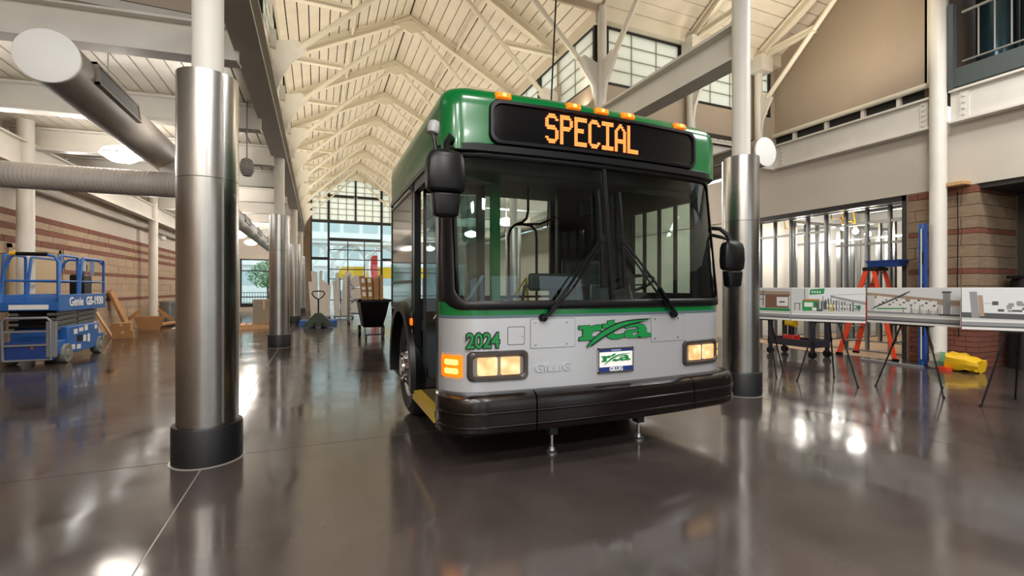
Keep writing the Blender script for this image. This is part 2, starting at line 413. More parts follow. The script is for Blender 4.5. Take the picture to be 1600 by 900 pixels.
for y in (11.35, 18.55, 25.75):
    tag(MB().cyl((XL+.38, y, 0), (XL+.38, y, 4.4), .125, n=24).build('wall_post', WHITE), 'white round steel post by the left wall %s' % {11.35: 'behind the blue lift', 18.55: 'by the leaning wood panels', 25.75: 'at the far end'}[y], 'column', kind='structure')
tag(MB().ibeam((XL+.36, 6.8, 3.75), (XL+.36, YF, 3.75), .2, .5, .03).build('wall_beam', WHITE), 'white steel beam along the left wall between round posts', 'beam', kind='structure')
tag(MB().cyl((XL+.16, 7.4, 3.28), (XL+.16, 27, 3.28), .05, n=10).build('pipe', GREYW), 'grey pipe running high along the left wall', 'pipe')
dr = tag(MB().box(XL-.03, XL+.02, 11.7, 13.4, 0, 2.06).build('door_1', mat('tan_door', '#b79f7d', .5)), 'tan double door in the striped left wall behind the blue lift', 'door', kind='structure')
fr = MB(); fr.box(XL-.03, XL+.04, 11.6, 11.7, 0, 2.14).box(XL-.03, XL+.04, 13.4, 13.5, 0, 2.14).box(XL-.03, XL+.04, 11.6, 13.5, 2.06, 2.14)
fr.build('door_frame', mat('door_frame_tan', '#a98f6c', .5), dr); MB().box(XL+.02, XL+.07, 13.15, 13.2, .95, 1.15).build('door_handle', DSTEEL, dr)
# tan wall above the left aisle edge
wt = tag(MB().box(XL, EL-.02, 6.55, 6.75, 4.45, 8.2).build('wall_upper_left', TAN), 'tan wall above the edge of the left aisle deck', 'wall', kind='structure')
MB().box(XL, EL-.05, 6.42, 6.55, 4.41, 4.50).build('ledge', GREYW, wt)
tag(MB().cyl((-2.55, 6.42, 4.5), (-2.55, 6.42, 8), .085, n=16).build('wall_stub_post', WHITE), 'white round post on the ledge before the tan upper left wall', 'column', kind='structure')
# far gable wall, aisle end walls
def wall_end(name, x0, x1, wx0, wx1, wz0, wz1, top, label, m):
    w = MB(); y0, y1 = YF, YF+.25
    w.box(x0, wx0, y0, y1, 0, top).box(wx1, x1, y0, y1, 0, top).box(wx0, wx1, y0, y1, wz1, top)
    if wz0 > 0: w.box(wx0, wx1, y0, y1, 0, wz0)
    return tag(w.build(name, m), label, 'wall', kind='structure')
wall_end('wall_end_left', XL, EL, -3.9, -1.1, .25, 2.9, 4.6, 'pale end wall of the left aisle round its window', LPALE)
wall_end('wall_end_right', ER, XR, 5.8, 9.0, .25, 2.9, 4.6, 'pale end wall of the right aisle round its window', PALE)
jm = MB(); jm.box(EL, EL+.42, YF-.35, YF+.25, 0, 6.5).box(ER-.42, ER, YF-.35, YF+.25, 0, 6.5)
tag(jm.build('wall_gable', DSTONE), 'brown stone piers either side of the gable window', 'wall', kind='structure')
gw = thing('window_1', 'tall black framed gable window at the far end of the nave', 'window', (NC, YF, 0), kind='structure')
def zroof(x): return RZ-abs(x)*(RZ-EZ)/2.86
def gbox(n, x0, x1, z0, z1, m=BLACKF, d=.1): return MB().box(x0, x1, -d/2, d/2, z0, z1).build(n, m, gw)
for x in (-2.43, -1.5, 1.5, 2.43): gbox('mullion', x-.06 if abs(x) < 2 else x-.04, x+.06 if abs(x) < 2 else x+.04, 0, zroof(x), d=.16)
gbox('mullion', -.05, .05, 5.2, RZ-.02)
for x0, x1 in ((-2.43, -1.5), (1.5, 2.43)):
    for z in (5.2, 3.02): gbox('transom', x0, x1, z-.08, z+.08, d=.14)
for z, h in ((5.2, .09), (4.16, .09), (3.55, .025), (2.98, .025), (2.4, .025), (1.83, .025), (.6, .03)): gbox('transom', -1.5, 1.5, z-h, z+h, d=.12)
for x in (-.44, .5): gbox('mullion', x-.025, x+.025, 0, 4.16, d=.08)
for x0, x1 in ((-1.42, -.12), (.12, 1.38)): gbox('blind_roll', x0, x1, 6.63, 6.75, d=.2)
gbox('transom', -1.5, 1.5, 6.72, 6.78)
for x0, x1 in ((-2.39, -1.56), (-1.44, -.05), (.05, 1.44), (1.56, 2.39)):
    poly = [(x0, -.01, 5.28), (x1, -.01, 5.28), (x1, -.01, zroof(x1)), (x0, -.01, zroof(x0))]
    MB().prism(poly, (0, .02, 0)).build('translucent_pane', KAL, gw)
    b = MB(); n = 2 if x1-x0 > 1 else 1
    for q in range(1, n+1): 
        xx = x0+(x1-x0)*q/(n+1); b.box(xx-.012, xx+.012, -.03, .03, 5.28, zroof(xx))
    zz = 5.28
    while zz < 7.9:
        zz += .34
        lim = (RZ-zz)*2.86/(RZ-EZ)
        xa, xb = max(x0, -lim), min(x1, lim)
        if xb-xa > .1: b.box(xa, xb, -.03, .03, zz-.012, zz+.012)
    b.build('glazing_bar', GRIDL, gw)
for x0, x1, zz in ((-2.39, -1.56, (.02, 2.94, 3.1, 5.12)), (1.56, 2.39, (.02, 2.94, 3.1, 5.12))):
    for a, b in ((zz[0], zz[1]), (zz[2], zz[3])): gbox('pane', x0, x1, a, b, WGLASS, .012)
cols = [-1.44, -.44, .5, 1.44]; rows = [.63, 1.83, 2.4, 2.98, 3.55, 4.07]
for i in range(3):
    for j in range(5): gbox('pane', cols[i]+.025, cols[i+1]-.025, rows[j]+.025, rows[j+1]-.025, WGLASS, .012)
gbox('pane', -1.44, 1.44, 4.25, 5.11, WGLASS, .012)
def aisle_window(x0, x1, label):
    w = thing('window_2', label, 'window', ((x0+x1)/2, YF+.1, .25), kind='structure'); h = (x1-x0)/2
    f = MB().box(-h, -h+.07, -.05, .05, 0, 2.65).box(h-.07, h, -.05, .05, 0, 2.65).box(-h, h, -.05, .05, 2.58, 2.65).box(-h, h, -.08, .08, 0, .2)
    f.build('frame', BLACKF, w)
    for z in (.55, 2.0): MB().box(-h, h, -.04, .04, z-.03, z+.03).build('transom', BLACKF, w)
    for a, b in ((.2, .52), (.58, 1.97), (2.03, 2.58)): MB().box(-h+.07, h-.07, -.006, .006, a, b).build('pane', WGLASS, w)
aisle_window(-3.9, -1.1, 'black framed window at the end of the left aisle')
aisle_window(5.8, 9.0, 'black framed window at the end of the right aisle')

# ================================================================ setting: crossing (transept) and its windows
tr = thing('roof', 'white planked roof slope over the right side of the crossing', 'roof', (0, 0, 0), kind='structure')
for y0, y1, z0, z1 in ((7.5, 4.6, EZ, RZ+.05), (1.7, 4.6, EZ, RZ+.05)):
    MB().prism([(ER-.05 if y0 > 5 else XL, y0, z0+.06), (ER-.05 if y0 > 5 else XL, y1, z1+.06), (ER-.05 if y0 > 5 else XL, y1, z1+.16), (ER-.05 if y0 > 5 else XL, y0, z0+.16)], (XR-(ER-.05 if y0 > 5 else XL)+.3, 0, 0)).build('roof_backing', DECKD, tr)
    n = 14
    for k in range(n):
        a = (k+.05)/n; b = (k+.95)/n
        pa = (ya := y0+(y1-y0)*a, z0+(z1-z0)*a); pb = (y0+(y1-y0)*b, z0+(z1-z0)*b)
        MB().prism([(ER, pa[0], pa[1]), (ER, pb[0], pb[1]), (ER, pb[0], pb[1]+.05), (ER, pa[0], pa[1]+.05)], (XR-ER+.2, 0, 0)).build('roof_plank', PLANK, tr)
MB().prism([(XL-.3, 7.5, EZ+.06), (XL-.3, 4.6, RZ+.06), (XL-.3, 4.6, RZ+.16), (XL-.3, 7.5, EZ+.16)], (ER-XL+.3, 0, 0)).build('roof_backing', PLANK, tr)
tag(MB().prism([(EL-.2, 7.35, EZ), (ER+.2, 7.35, EZ), (NC, 7.35, RZ+.3)], (0, .05, 0)).build('sky_block_gable', TAN), 'unseen triangular panel added to keep sky light out over the crossing', 'wall', kind='structure')  # added out of view to stop sky light leaking into the nave
tag(MB().box(XL-.3, XR+.3, YB, 1.75, EZ, EZ+.2).build('ceiling_back', PALE), 'pale ceiling of the hall behind the camera', 'ceiling', kind='structure')
for k, x in enumerate((7.1, 9.05)):                                       # transept half trusses
    t = thing('roof_truss', 'white strut truss of the crossing %s' % ('over the middle of the window wall' if k == 0 else 'at the right end of the window wall'), 'roof truss', (x, 7.4, 0), kind='structure')
    MB().ibeam((0, -.05, EZ-.1), (0, -2.8, RZ-.1), .14, .18, .025).build('rafter', CREAM, t)
    MB().cyl((0, -.3, 5.45), (0, -2.7, 7.7), .05, n=12).build('strut', CREAM, t)
    MB().ibeam((0, -.05, 6.42), (0, -1.35, 6.42), .1, .12, .02).build('tie', CREAM, t)
    MB().prism([(-.03, -.05, 4.62), (-.03, -.14, 4.62), (-.03, -.2, 5.0), (-.03, -.42, 5.42), (-.03, -.3, 5.56), (-.03, 0, 5.5)], (.06, 0, 0)).build('gusset', WHITE, t)
    MB().cyl((0, -.08, 4.4), (0, -.08, EZ), .085, n=14).build('post', WHITE, t)
    MB().box(-.18, .18, -.3, 0, 6.05, 6.4).build('post_cap', WHITE, t)
tq = thing('roof_truss', 'white branching strut post where nave and crossing roofs meet', 'roof truss', (ER, 7.4, 0), kind='structure')
MB().cyl((0, -.05, 4.55), (0, -.05, EZ+.1), .085, n=14).build('post', WHITE, tq)
MB().cyl((-.42, 0, 5.5), (-2.75, 0, 7.7), .05, n=12).build('strut', CREAM, tq)
MB().cyl((0, -.4, 5.5), (0, -2.7, 7.7), .05, n=12).build('strut', CREAM, tq)
MB().prism([(.05, -.03, 4.62), (-.08, -.03, 4.62), (-.2, -.03, 5.1), (-.52, -.03, 5.5), (-.38, -.03, 5.64), (.05, -.03, 5.5)], (0, .06, 0)).build('gusset', WHITE, tq)
MB().prism([(-.03, .05, 4.62), (-.03, -.08, 4.62), (-.03, -.2, 5.1), (-.03, -.52, 5.5), (-.03, -.38, 5.64), (-.03, .05, 5.5)], (.06, 0, 0)).build('gusset', WHITE, tq)
wt = MB(); ya, yb = 7.46, 7.6
wt.box(ER, XR, ya, yb, 4.4, 5.22).box(ER, XR, ya, yb, 6.36, 6.7)
for a, b in ((ER, 5.12), (6.95, 7.22), (8.95, 9.15), (9.6, XR)): wt.box(a, b, ya, yb, 5.22, 6.36)
tag(wt.build('wall_crossing', TAN), 'tan wall with translucent windows facing the crossing', 'wall', kind='structure')
tag(MB().box(ER, XR, 7.3, 7.46, 6.34, 6.6).build('trim_eave', CREAM), 'cream eave band over the window wall', 'trim', kind='structure')
tag(MB().box(ER, XR, 7.36, 7.5, 4.38, 4.46).build('trim_ledge', GREYW), 'grey ledge under the window wall', 'trim', kind='structure')
for k, (x0, x1) in enumerate(((5.12, 6.95), (7.22, 8.95), (9.15, 9.6))):
    w = thing('window_3', ['translucent gridded window left of the middle truss post', 'translucent gridded window right of the middle truss post', 'narrow translucent window at the right corner of the crossing'][k], 'window', (x0, 7.5, 5.22), kind='structure')
    d = x1-x0
    MB().box(.05, d-.05, -.01, .01, .05, 1.09).build('translucent_pane', KAL, w)
    MB().box(0, .05, -.05, .05, 0, 1.14).box(d-.05, d, -.05, .05, 0, 1.14).box(0, d, -.05, .05, 0, .05).box(0, d, -.05, .05, 1.09, 1.14).build('frame', BLACKF, w)
    b = MB()
    for q in range(1, 4): b.box(.05, d-.05, -.02, .02, .05+.26*q, .065+.26*q)
    if d > 1:
        for q in range(1, 3): b.box(d*q/3-.008, d*q/3+.008, -.02, .02, .05, 1.09)
    b.build('glazing_bar', GRIDL, w)
# right wall of the crossing: big tan field, slot, beam, pale lower wall
RX = 9.75
tag(MB().box(RX, RX+.2, 4.35, 7.5, 4.82, 8.2).build('wall_right', TAN), 'large tan upper wall field at right of the crossing', 'wall', kind='structure')
tag(MB().box(RX+.02, RX+.22, 2.9, YF, 2.98, 4.1).build('wall_right_lower', PALE), 'pale wall band under the steel beam at right', 'wall', kind='structure')
tag(MB().box(RX+.02, RX+.22, 8.9, YF, 0, 3.0).build('wall_right_aisle', PALE), 'pale outer wall of the right aisle beyond the stud framing', 'wall', kind='structure')
tag(MB().box(RX+.08, RX+.3, 4.4, 7.5, 4.5, 4.84).build('wall_slot', mat('slot_dark', '#2a2826', .8)), 'dark slot between the tan wall and the beam', 'wall', kind='structure')
rt = tag(MB().cyl((RX-.03, 4.4, 4.80), (RX-.03, 7.5, 4.80), .05, n=12).build('trim_1', CREAM), 'cream round rail along the foot of the tan wall', 'trim', kind='structure')
for y in (5.0, 5.6, 6.3, 7.0): MB().box(RX, RX+.1, y-.03, y+.03, 4.55, 4.78).build('bracket', WHITE, rt)
b1 = tag(MB().ibeam((RX-.08, 4.4, 4.28), (RX-.08, 7.45, 4.28), .18, .54, .035).build('beam_right', WHITE), 'white steel beam with bolted ends under the tan wall', 'beam', kind='structure')
bo = MB()
for z in (4.1, 4.19, 4.28, 4.37, 4.46):
    for y in (4.56, 7.2): bo.cyl((RX-.1, y, z), (RX-.135, y, z), .022, n=8)
bo.box(RX-.115, RX-.095, 4.5, 4.62, 4.06, 4.5).build('bolt_plate', WHITE, b1)
b2 = tag(MB().ibeam((RX-.08, 0, 4.28), (RX-.08, 4.2, 4.28), .18, .54, .035).build('beam_right', WHITE), 'white steel beam under the balcony at far right', 'beam', kind='structure')
bo = MB()
for z in (4.12, 4.22, 4.32, 4.42): bo.cyl((RX-.1, 4.02, z), (RX-.135, 4.02, z), .022, n=8)
bo.box(RX-.115, RX-.095, 3.96, 4.08, 4.06, 4.5).build('bolt_plate', WHITE, b2)
tag(MB().box(RX+.02, RX+.22, YB, 2.9, 2.98, 4.1).build('wall_right_near', PALE), 'pale wall band below the balcony beam', 'wall', kind='structure')
cr = thing('column', 'tall white round column standing before the brick pier at right', 'column', (9.57, 4.33, 0), kind='structure')
MB().cyl((0,0,0), (0,0,7.6), .113, n=28).build('shaft', WHITE, cr)
MB().box(.02, .1, .12, .16, 4.8, 7.6).build('edge_trim', WHITE, cr)
# balcony
bl = thing('balcony', 'dark grey balcony with grey railing at top right', 'balcony', (RX, 0, 0), kind='structure')
MB().box(-.16, 3.5, -1.2, 4.18, 4.58, 4.88).build('slab', mat('slate_paint', '#4a5352', .5), bl)
MB().box(-.19, -.08, 4.13, 4.2, 4.55, 5.95).build('end_post', mat('slate_post', '#4d5256', .45), bl)
RAIL = mat('rail_grey', '#8b8982', .45)
MB().cyl((-.1, -1.2, 5.78), (-.1, 4.05, 5.78), .022, n=10).build('top_rail', RAIL, bl)
MB().cyl((-.1, -1.2, 4.98), (-.1, 4.05, 4.98), .016, n=10).build('bottom_rail', RAIL, bl)
pk = MB().cyl((-.1, 0, 4.98), (-.1, 0, 5.78), .011, n=8).build('picket', RAIL, bl, loc=(0, 3.85, 0))
for k in range(1, 26): share(pk, 'picket', bl, (0, 3.85-.19*k, 0))
MB().box(3.3, 3.5, -1.2, 4.2, 4.88, 8).build('back_wall', mat('brown_paint', '#4d3d30', .7), bl)
MB().box(0, 3.5, 4.42, 4.6, 4.58, 8).build('side_wall', mat('brown_side', '#5d4c3e', .7), bl)
tb = thing('glass_partition', 'teal reflective glass enclosure behind the balcony railing', 'partition', (10.75, 3.75, 4.88))
TEAL = mat('teal_sheet', '#3c5560', .15, .6)
for k in range(5):
    MB().lathe((0, -.56*k+.3, .12), [(.26, 0), (.26, 2.4)], 20).build('curved_sheet', TEAL, tb)
    MB().lathe((0, -.56*k+.3, 0), [(.29, 0), (.29, .12)], 20).build('base_curb', mat('curb_grey', '#7e878c', .4), tb)
# back part of the hall (behind the camera): wall with tall windows
bw = MB(); yb0, yb1 = YB-.2, YB
xs = [XL-.3, -4.4, -1.6, -.4, 1.2, 3.0, 4.6, 5.8, 8.6, XR+.3]
for i in range(0, len(xs), 2): bw.box(xs[i], xs[i+1], yb0, yb1, 0, 6.6)
for i in range(1, len(xs)-1, 2): bw.box(xs[i], xs[i+1], yb0, yb1, 4.6, 6.6).box(xs[i], xs[i+1], yb0, yb1, 0, .4)
tag(bw.build('wall_back', TAN), 'tan wall with tall openings behind the camera', 'wall', kind='structure')
tag(MB().box(RX+.05, RX+.3, YB, 2.2, 0, 3.0).build('wall_right_back', mat('corridor_dark', '#4b4540', .7)), 'dark lower right wall beside the camera', 'wall', kind='structure')
tag(MB().box(RX, RX+.2, YB, -1.2, 4.1, 6.6).build('wall_right_upper_back', TAN), 'tan upper right wall behind the camera', 'wall', kind='structure')

# ================================================================ the bus (front section of a transit bus on display)
BX, BY = 2.105, 3.03
bus = thing('bus', 'green and silver transit bus front section with lit amber destination sign', 'bus', (BX, BY, 0))
HW = 1.295; REAR = 2.56
def fy(x):
    a = abs(x)
    if a <= .98: return -.05*(1-(a/.98)**2)
    q = min(1, (a-.98)/.315)
    return .26*(1-math.sqrt(max(0, 1-q*q)))+.0
def SB(z):
    if z < 1.2: return 0
    if z < 2.3: return .13*(z-1.2)/1.1
    return .13-.02*min(1, (z-2.3)/.06)
def fpath(n=16, nc=10, yl=None, yr=None):
    P = []
    if yl is not None: P.append((-HW, yl))
    for i in range(nc): 
        t = PI/2*i/nc; P.append((-(.98+.315*math.cos(t)), .26*(1-math.sin(t))))
    for i in range(n+1):
        x = -.98+1.96*i/n; P.append((x, -.05*(1-(x/.98)**2)))
    for i in range(nc-1, -1, -1):
        t = PI/2*i/nc; P.append((.98+.315*math.cos(t), .26*(1-math.sin(t))))
    if yr is not None: P.append((HW, yr))
    return P
def skin(path, prof, kx=1.0, closed=True):
    mb = MB()
    mb.loft([[(x*(1-d*kx/HW), y+s+d, z) for d, s, z in prof] for x, y in path], closed, closed)
    return mb
def fpanel(x0, x1, z0, z1, r, proud, thick=.012, n=24, nr=5):
    """rounded-rectangle plate that follows the curved front"""
    xs = sorted(set([round(x0+(x1-x0)*i/n, 5) for i in range(n+1)]+[round(x0+r*(1-math.cos(PI/2*i/nr)), 5) for i in range(nr+1)]+[round(x1-r*(1-math.cos(PI/2*i/nr)), 5) for i in range(nr+1)]))
    rings = []
    for x in xs:
        e = 0
        if x < x0+r: e = r-math.sqrt(max(0, r*r-(x0+r-x)**2))
        if x > x1-r: e = r-math.sqrt(max(0, r*r-(x-x1+r)**2))
        a, b = z0+e, z1-e
        if b-a < .001: b = a+.001
        m = 5
        zz = [a+(b-a)*i/m for i in range(m+1)]
        rings.append([(x, fy(x)+SB(z)-proud, z) for z in zz]+[(x, fy(x)+SB(z)-proud+thick, z) for z in reversed(zz)])
    return MB().loft(rings)
def rr(x0, x1, z0, z1, r, n=6, m=12):
    P = []
    for cx, cz, a in ((x1-r, z1-r, 0), (x0+r, z1-r, PI/2), (x0+r, z0+r, PI), (x1-r, z0+r, 1.5*PI)):
        P += [(cx+r*math.cos(a+PI/2*i/n), cz+r*math.sin(a+PI/2*i/n)) for i in range(n+1)]
    out = []
    for i, p in enumerate(P):
        q = P[(i+1) % len(P)]; out.append(p)
        L = math.hypot(q[0]-p[0], q[1]-p[1]); k = int(L/.12)
        out += [(p[0]+(q[0]-p[0])*j/(k+1), p[1]+(q[1]-p[1])*j/(k+1)) for j in range(1, k+1)]
    return out
def fframe(x0, x1, z0, z1, r, w, proud, depth=.03):
    """moulded ring that follows the curved front: outer rr to inner rr"""
    O = rr(x0, x1, z0, z1, r); 
    cx, cz = (x0+x1)/2, (z0+z1)/2; kx = (x1-x0-2*w)/(x1-x0); kz = (z1-z0-2*w)/(z1-z0)
    def ring(t, pr):
        R = []
        for x, z in O:
            X = x+(cx+(x-cx)*kx-x)*t; Z = z+(cz+(z-cz)*kz-z)*t
            R.append((X, fy(X)+SB(Z)-pr, Z))
        return R
    rings = [ring(0, -depth), ring(0, proud*.6), ring(.18, proud), ring(.8, proud), ring(1, proud*.6), ring(1, -depth)]
    mb = MB(); n = len(O); mb.loft(rings+[rings[0]], True, False)
    return mb
# roof shell, green, with rounded edges
prof = [(0, .115, 2.29), (0, .115, 2.6), (.006, .115, 2.66), (.02, .115, 2.705), (.045, .118, 2.74), (.085, .12, 2.765), (.15, .125, 2.782), (.27, .13, 2.792), (.45, .13, 2.795)]
def cpath(n=18, nc=8, xs=1.13, ry=.14):
    P = [(-HW, REAR)]
    for i in range(nc): t = PI/2*i/nc; P.append((-(xs+(HW-xs)*math.cos(t)), ry*(1-math.sin(t))))
    for i in range(n+1): x = -xs+2*xs*i/n; P.append((x, -.05*(1-(x/xs)**2)))
    for i in range(nc-1, -1, -1): t = PI/2*i/nc; P.append((xs+(HW-xs)*math.cos(t), ry*(1-math.sin(t))))
    return P+[(HW, REAR)]
rs = MB(); pth = cpath()
rings = [[(x*(1-d/HW), min(y+s+d, REAR), z) for d, s, z in prof] for x, y in pth]
rs.loft(rings, False, False)
tops = [r[-1] for r in rings]; rs.add(tops, [tuple(range(len(tops)))])
rs.build('roof_shell', BGREEN, bus, sharp=50)
# front skin bands
band = lambda z0, z1, t=.03: [(0, SB(z0), z0), (0, SB(z1), z1), (t, SB(z1), z1), (t, SB(z0), z0)]
fp = fpath(16, 10)
skin(fp, [(0, 0, .54), (0, 0, 1.087), (.03, 0, 1.087), (.03, 0, .54)]).build('front_mask', BSILV, bus, sharp=50)
skin(fp, [(-.002, 0, 1.087), (-.002, 0, 1.108), (.03, 0, 1.108), (.03, 0, 1.087)]).build('grey_stripe', BSTRIPE, bus, sharp=50)
skin(fp, [(-.001, 0, 1.108), (-.001, 0, 1.20), (.03, 0, 1.20), (.03, 0, 1.108)]).build('green_stripe', BGREEN, bus, sharp=50)
# windshield, frame, visor moulding, pillars
g = fpanel(-1.215, 1.215, 1.2, 2.29, .07, -.004, .006, 34); g.build('windshield', BGLASS, bus, sharp=60)
fframe(-1.284, 1.284, 1.148, 2.31, .10, .062, .022, .05).build('windshield_frame', BLACK, bus, sharp=50)
skin([p for p in fpath(16, 10)], [(-.01, .125, 2.265), (-.034, .12, 2.285), (-.036, .12, 2.33), (-.01, .115, 2.345), (.03, .115, 2.345), (.03, .125, 2.275)]).build('visor_moulding', BLACK, bus, sharp=50)
for s in (-1, 1):
    mb = MB(); rings = []
    for z in [1.15+.19*i for i in range(7)]:
        y0 = fy(1.18)+SB(z); y1 = .30+SB(z)*1.0
        rings.append([(s*1.19, fy(1.19)+SB(z)+.012, z), (s*1.255, fy(1.255)+SB(z)+.006, z), (s*1.29, fy(1.288)+SB(z), z), (s*1.295, y1, z), (s*1.24, y1, z), (s*1.2, y0+.05, z)])
    mb.loft(rings).build('corner_pillar', BLACK, bus, sharp=50)
fpanel(-.016, .016, 1.19, 2.29, .004, .012, .02, 2).build('centre_divider', BLACK, bus)
# destination sign
sg = fpanel(-.94, .94, 2.365, 2.64, .06, .018, .02, 30).build('destination_sign', mat('sign_glass', '#0b0c0e', .1, spec=.35), bus, sharp=50)
fframe(-.965, .965, 2.342, 2.665, .075, .034, .036, .03).build('sign_frame', BLACK, sg, sharp=50)
GL = {
'S': ["..####..", ".######.", "##....##", "##......", "##......", "######..", ".######.", "......##", "......##", "......##", "##....##", ".######.", "..####.."],
'P': ["######..", "#######.", "##....##", "##....##", "##....##", "#######.", "######..", "##......", "##......", "##......", "##......", "##......", "##......"],
'E': ["########", "########", "##......", "##......", "##......", "######..", "######..", "##......", "##......", "##......", "##......", "########", "########"],
'C': ["..####..", ".######.", "##....##", "##......", "##......", "##......", "##......", "##......", "##......", "##......", "##....##", ".######.", "..####.."],
'I': ["########", "########", "...##...", "...##...", "...##...", "...##...", "...##...", "...##...", "...##...", "...##...", "...##...", "########", "########"],
'A': ["...##...", "..####..", ".##..##.", "##....##", "##....##", "##....##", "##....##", "########", "########", "##....##", "##....##", "##....##", "##....##"],
'L': ["##......", "##......", "##......", "##......", "##......", "##......", "##......", "##......", "##......", "##......", "##......", "########", "########"]}
led = MB(); px_, pz = .01365, .0172
X0 = -.525
for i, ch in enumerate('SPECIAL'):
    for r_, row in enumerate(GL[ch]):
        for c_, v in enumerate(row):
            if v == '#':
                x = X0+(i*9.0+c_)*px_; z = 2.606-r_*pz
                y = fy(x)+SB(z)-.023
                led.box(x-px_*.40, x+px_*.40, y, y+.008, z-pz*.41, z+pz*.41)
tag(led.build('led_letters', LED, sg), 'amber dot matrix letters reading SPECIAL', kind='stuff')
# roof marker lights
for x in (-.85, -.275, -.02, .235, .80):
    m = MB(); y = -.05*(1-(x/1.13)**2)+.115+.02
    m.loft([[(x+a*.058*k, yy+dz*(b+1)*.5, 2.705+b*.023*k) for a, b in ((-1,-1), (1,-1), (1,1), (-1,1))] for yy, dz, k in ((y+.03, .02, 1), (y-.03, .016, 1), (y-.042, .014, .85))])
    ml = m.build('marker_light', AMBER, bus, bevel=.004)
    MB().lathe((x, y-.034, 2.705), [(.016, .0), (.013, -.006), (.004, -.009)], 12, (0, 1, 0)).build('bulb', HOT, ml)
# headlamps
for s in (-1, 1):
    x0, x1 = (s*1.13, s*.735) if s < 0 else (.735, 1.13)
    h = fpanel(x0-.012, x1+.012, .655, .85, .03, .008, .03, 14).build('headlight', mat('lamp_housing', '#77716d', .35, .3), bus, sharp=50)
    fframe(x0-.02, x1+.02, .648, .858, .04, .035, .024, .02).build('bezel', mat('lamp_bezel', '#4b4744', .28, .5), h, sharp=50)
    w = (x1-x0-.115)/2
    for k in range(2):
        a = x0+.045+k*(w+.026)
        l = fpanel(a, a+w, .69, .815, .012, .02, .02, 8).build('lamp', HEAD, h, sharp=50)
    for _ in (0,):
        a, b = (-1.288, -1.175) if s < 0 else (1.175, 1.288)
        ts = fpanel(a, b, .675, .83, .012, .006, .02, 12).build('turn_signal', AMBER, bus, sharp=50)
        fpanel(a, b, .66, .845, .012, .003, .01, 12).build('lens_surround', mat('clear_lens', '#b79b88', .2), ts, sharp=50)
        for q in range(2):
            fpanel(a+.008 if s > 0 else a+.012, b-.03, .70+.062*q, .738+.062*q, .01, .012, .01, 10).build('lit_row', HOT, ts, sharp=50)
# flush panels, small door, screws, embossed maker's word, number, logo, plate
for a, b in ((-.69, -.335), (.375, .73)):
    p = fpanel(a, b, .865, 1.075, .012, .003, .006, 10).build('access_panel', BSILV, bus)
    p.data.materials.clear(); p.data.materials.append(BSILV)
    fframe(a-.004, b+.004, .861, 1.079, .014, .005, .001, .004).build('panel_gap', mat('panel_gap_grey', '#5f6163', .5), p)
    for x in (a+.035, b-.07):
        for z in (.89, 1.05):
            MB().lathe((x, fy(x)-.003, z), [(.009, 0), (.007, -.004), (.001, -.005)], 10, (0, 1, 0)).build('screw', CHROME, p)
p = fpanel(-.86, -.74, .90, 1.02, .012, .003, .006, 8).build('fuel_door', BSILV, bus)
fframe(-.866, -.734, .894, 1.026, .014, .006, .001, .004).build('panel_gap', MATS['panel_gap_grey'], p)
MB().lathe((-.752, fy(-.75)-.003, .955), [(.008, 0), (.006, -.006)], 10, (0, 1, 0)).build('latch', CHROME, p)
GRN = mat('decal_green', '#0d7a3a', .35); BLK = mat('decal_black', '#0c0f0d', .4)
RF = (PI/2, 0, 0)
nb = bpy.data.objects.new('fleet_number', None); COL.objects.link(nb); nb.parent = bus; nb.location = (-1.045, fy(-1.045)-.0, .928); nb.rotation_euler = (0, 0, -.03)
RZN = (PI/2, 0, -.10)
text('number_outline', '2024', .142, BLK, nb, (0, -.006, 0), RZN, .002, .011, .84); text('number_fill', '2024', .142, GRN, nb, (0, -.0105, 0), RZN, .002, .002, .84)
text('embossed_word', 'GILLIG', .082, BSILV, bus, (-.515, fy(-.5)-.003, .718), (PI/2, 0, -.05), .0045, .003, 1.2)
def lg(P): 
    out = []
    for x, y in P:
        y = y+.05*(x-250); out.append(((x-250)/(3*167), -(y-300)/(3*196)))
    return out
L_r = [(82,273),(133,270),(135,282),(145,271),(160,267),(181,266),(181,293),(160,291),(147,295),(139,303),(138,320),(154,320),(152,333),(82,337),(84,323),(99,321),(99,287),(82,287)]
L_t = [(209,249),(241,244),(241,259),(270,257),(268,274),(239,276),(238,300),(241,309),(252,311),(284,305),(285,321),(258,329),(228,330),(208,322),(203,306),(203,279),(186,280),(187,263),(208,261)]
L_a = [(293,264),(320,258),(362,258),(386,265),(395,280),(395,302),(418,303),(418,316),(388,320),(371,322),(361,315),(345,322),(315,325),(293,320),(286,307),(291,295),(312,288),(356,283),(354,275),(340,271),(318,274),(297,281),(288,276)]
L_h = [(330,297),(356,293),(356,305),(342,311),(329,311),(323,304)]
L_s = [(112,371),(128,347),(150,325),(185,297),(225,274),(262,258),(300,248),(345,242),(415,237),(350,249),(315,257),(275,270),(235,289),(195,312),(160,336),(135,354)]
L_w = [(x-2, y+6) for x, y in L_s[:9]]+[(x+3, y-5) for x, y in L_s[9:]]
lo = bpy.data.objects.new('logo_decal', None); COL.objects.link(lo); lo.parent = bus; lo.location = (.03, -.053, .955)
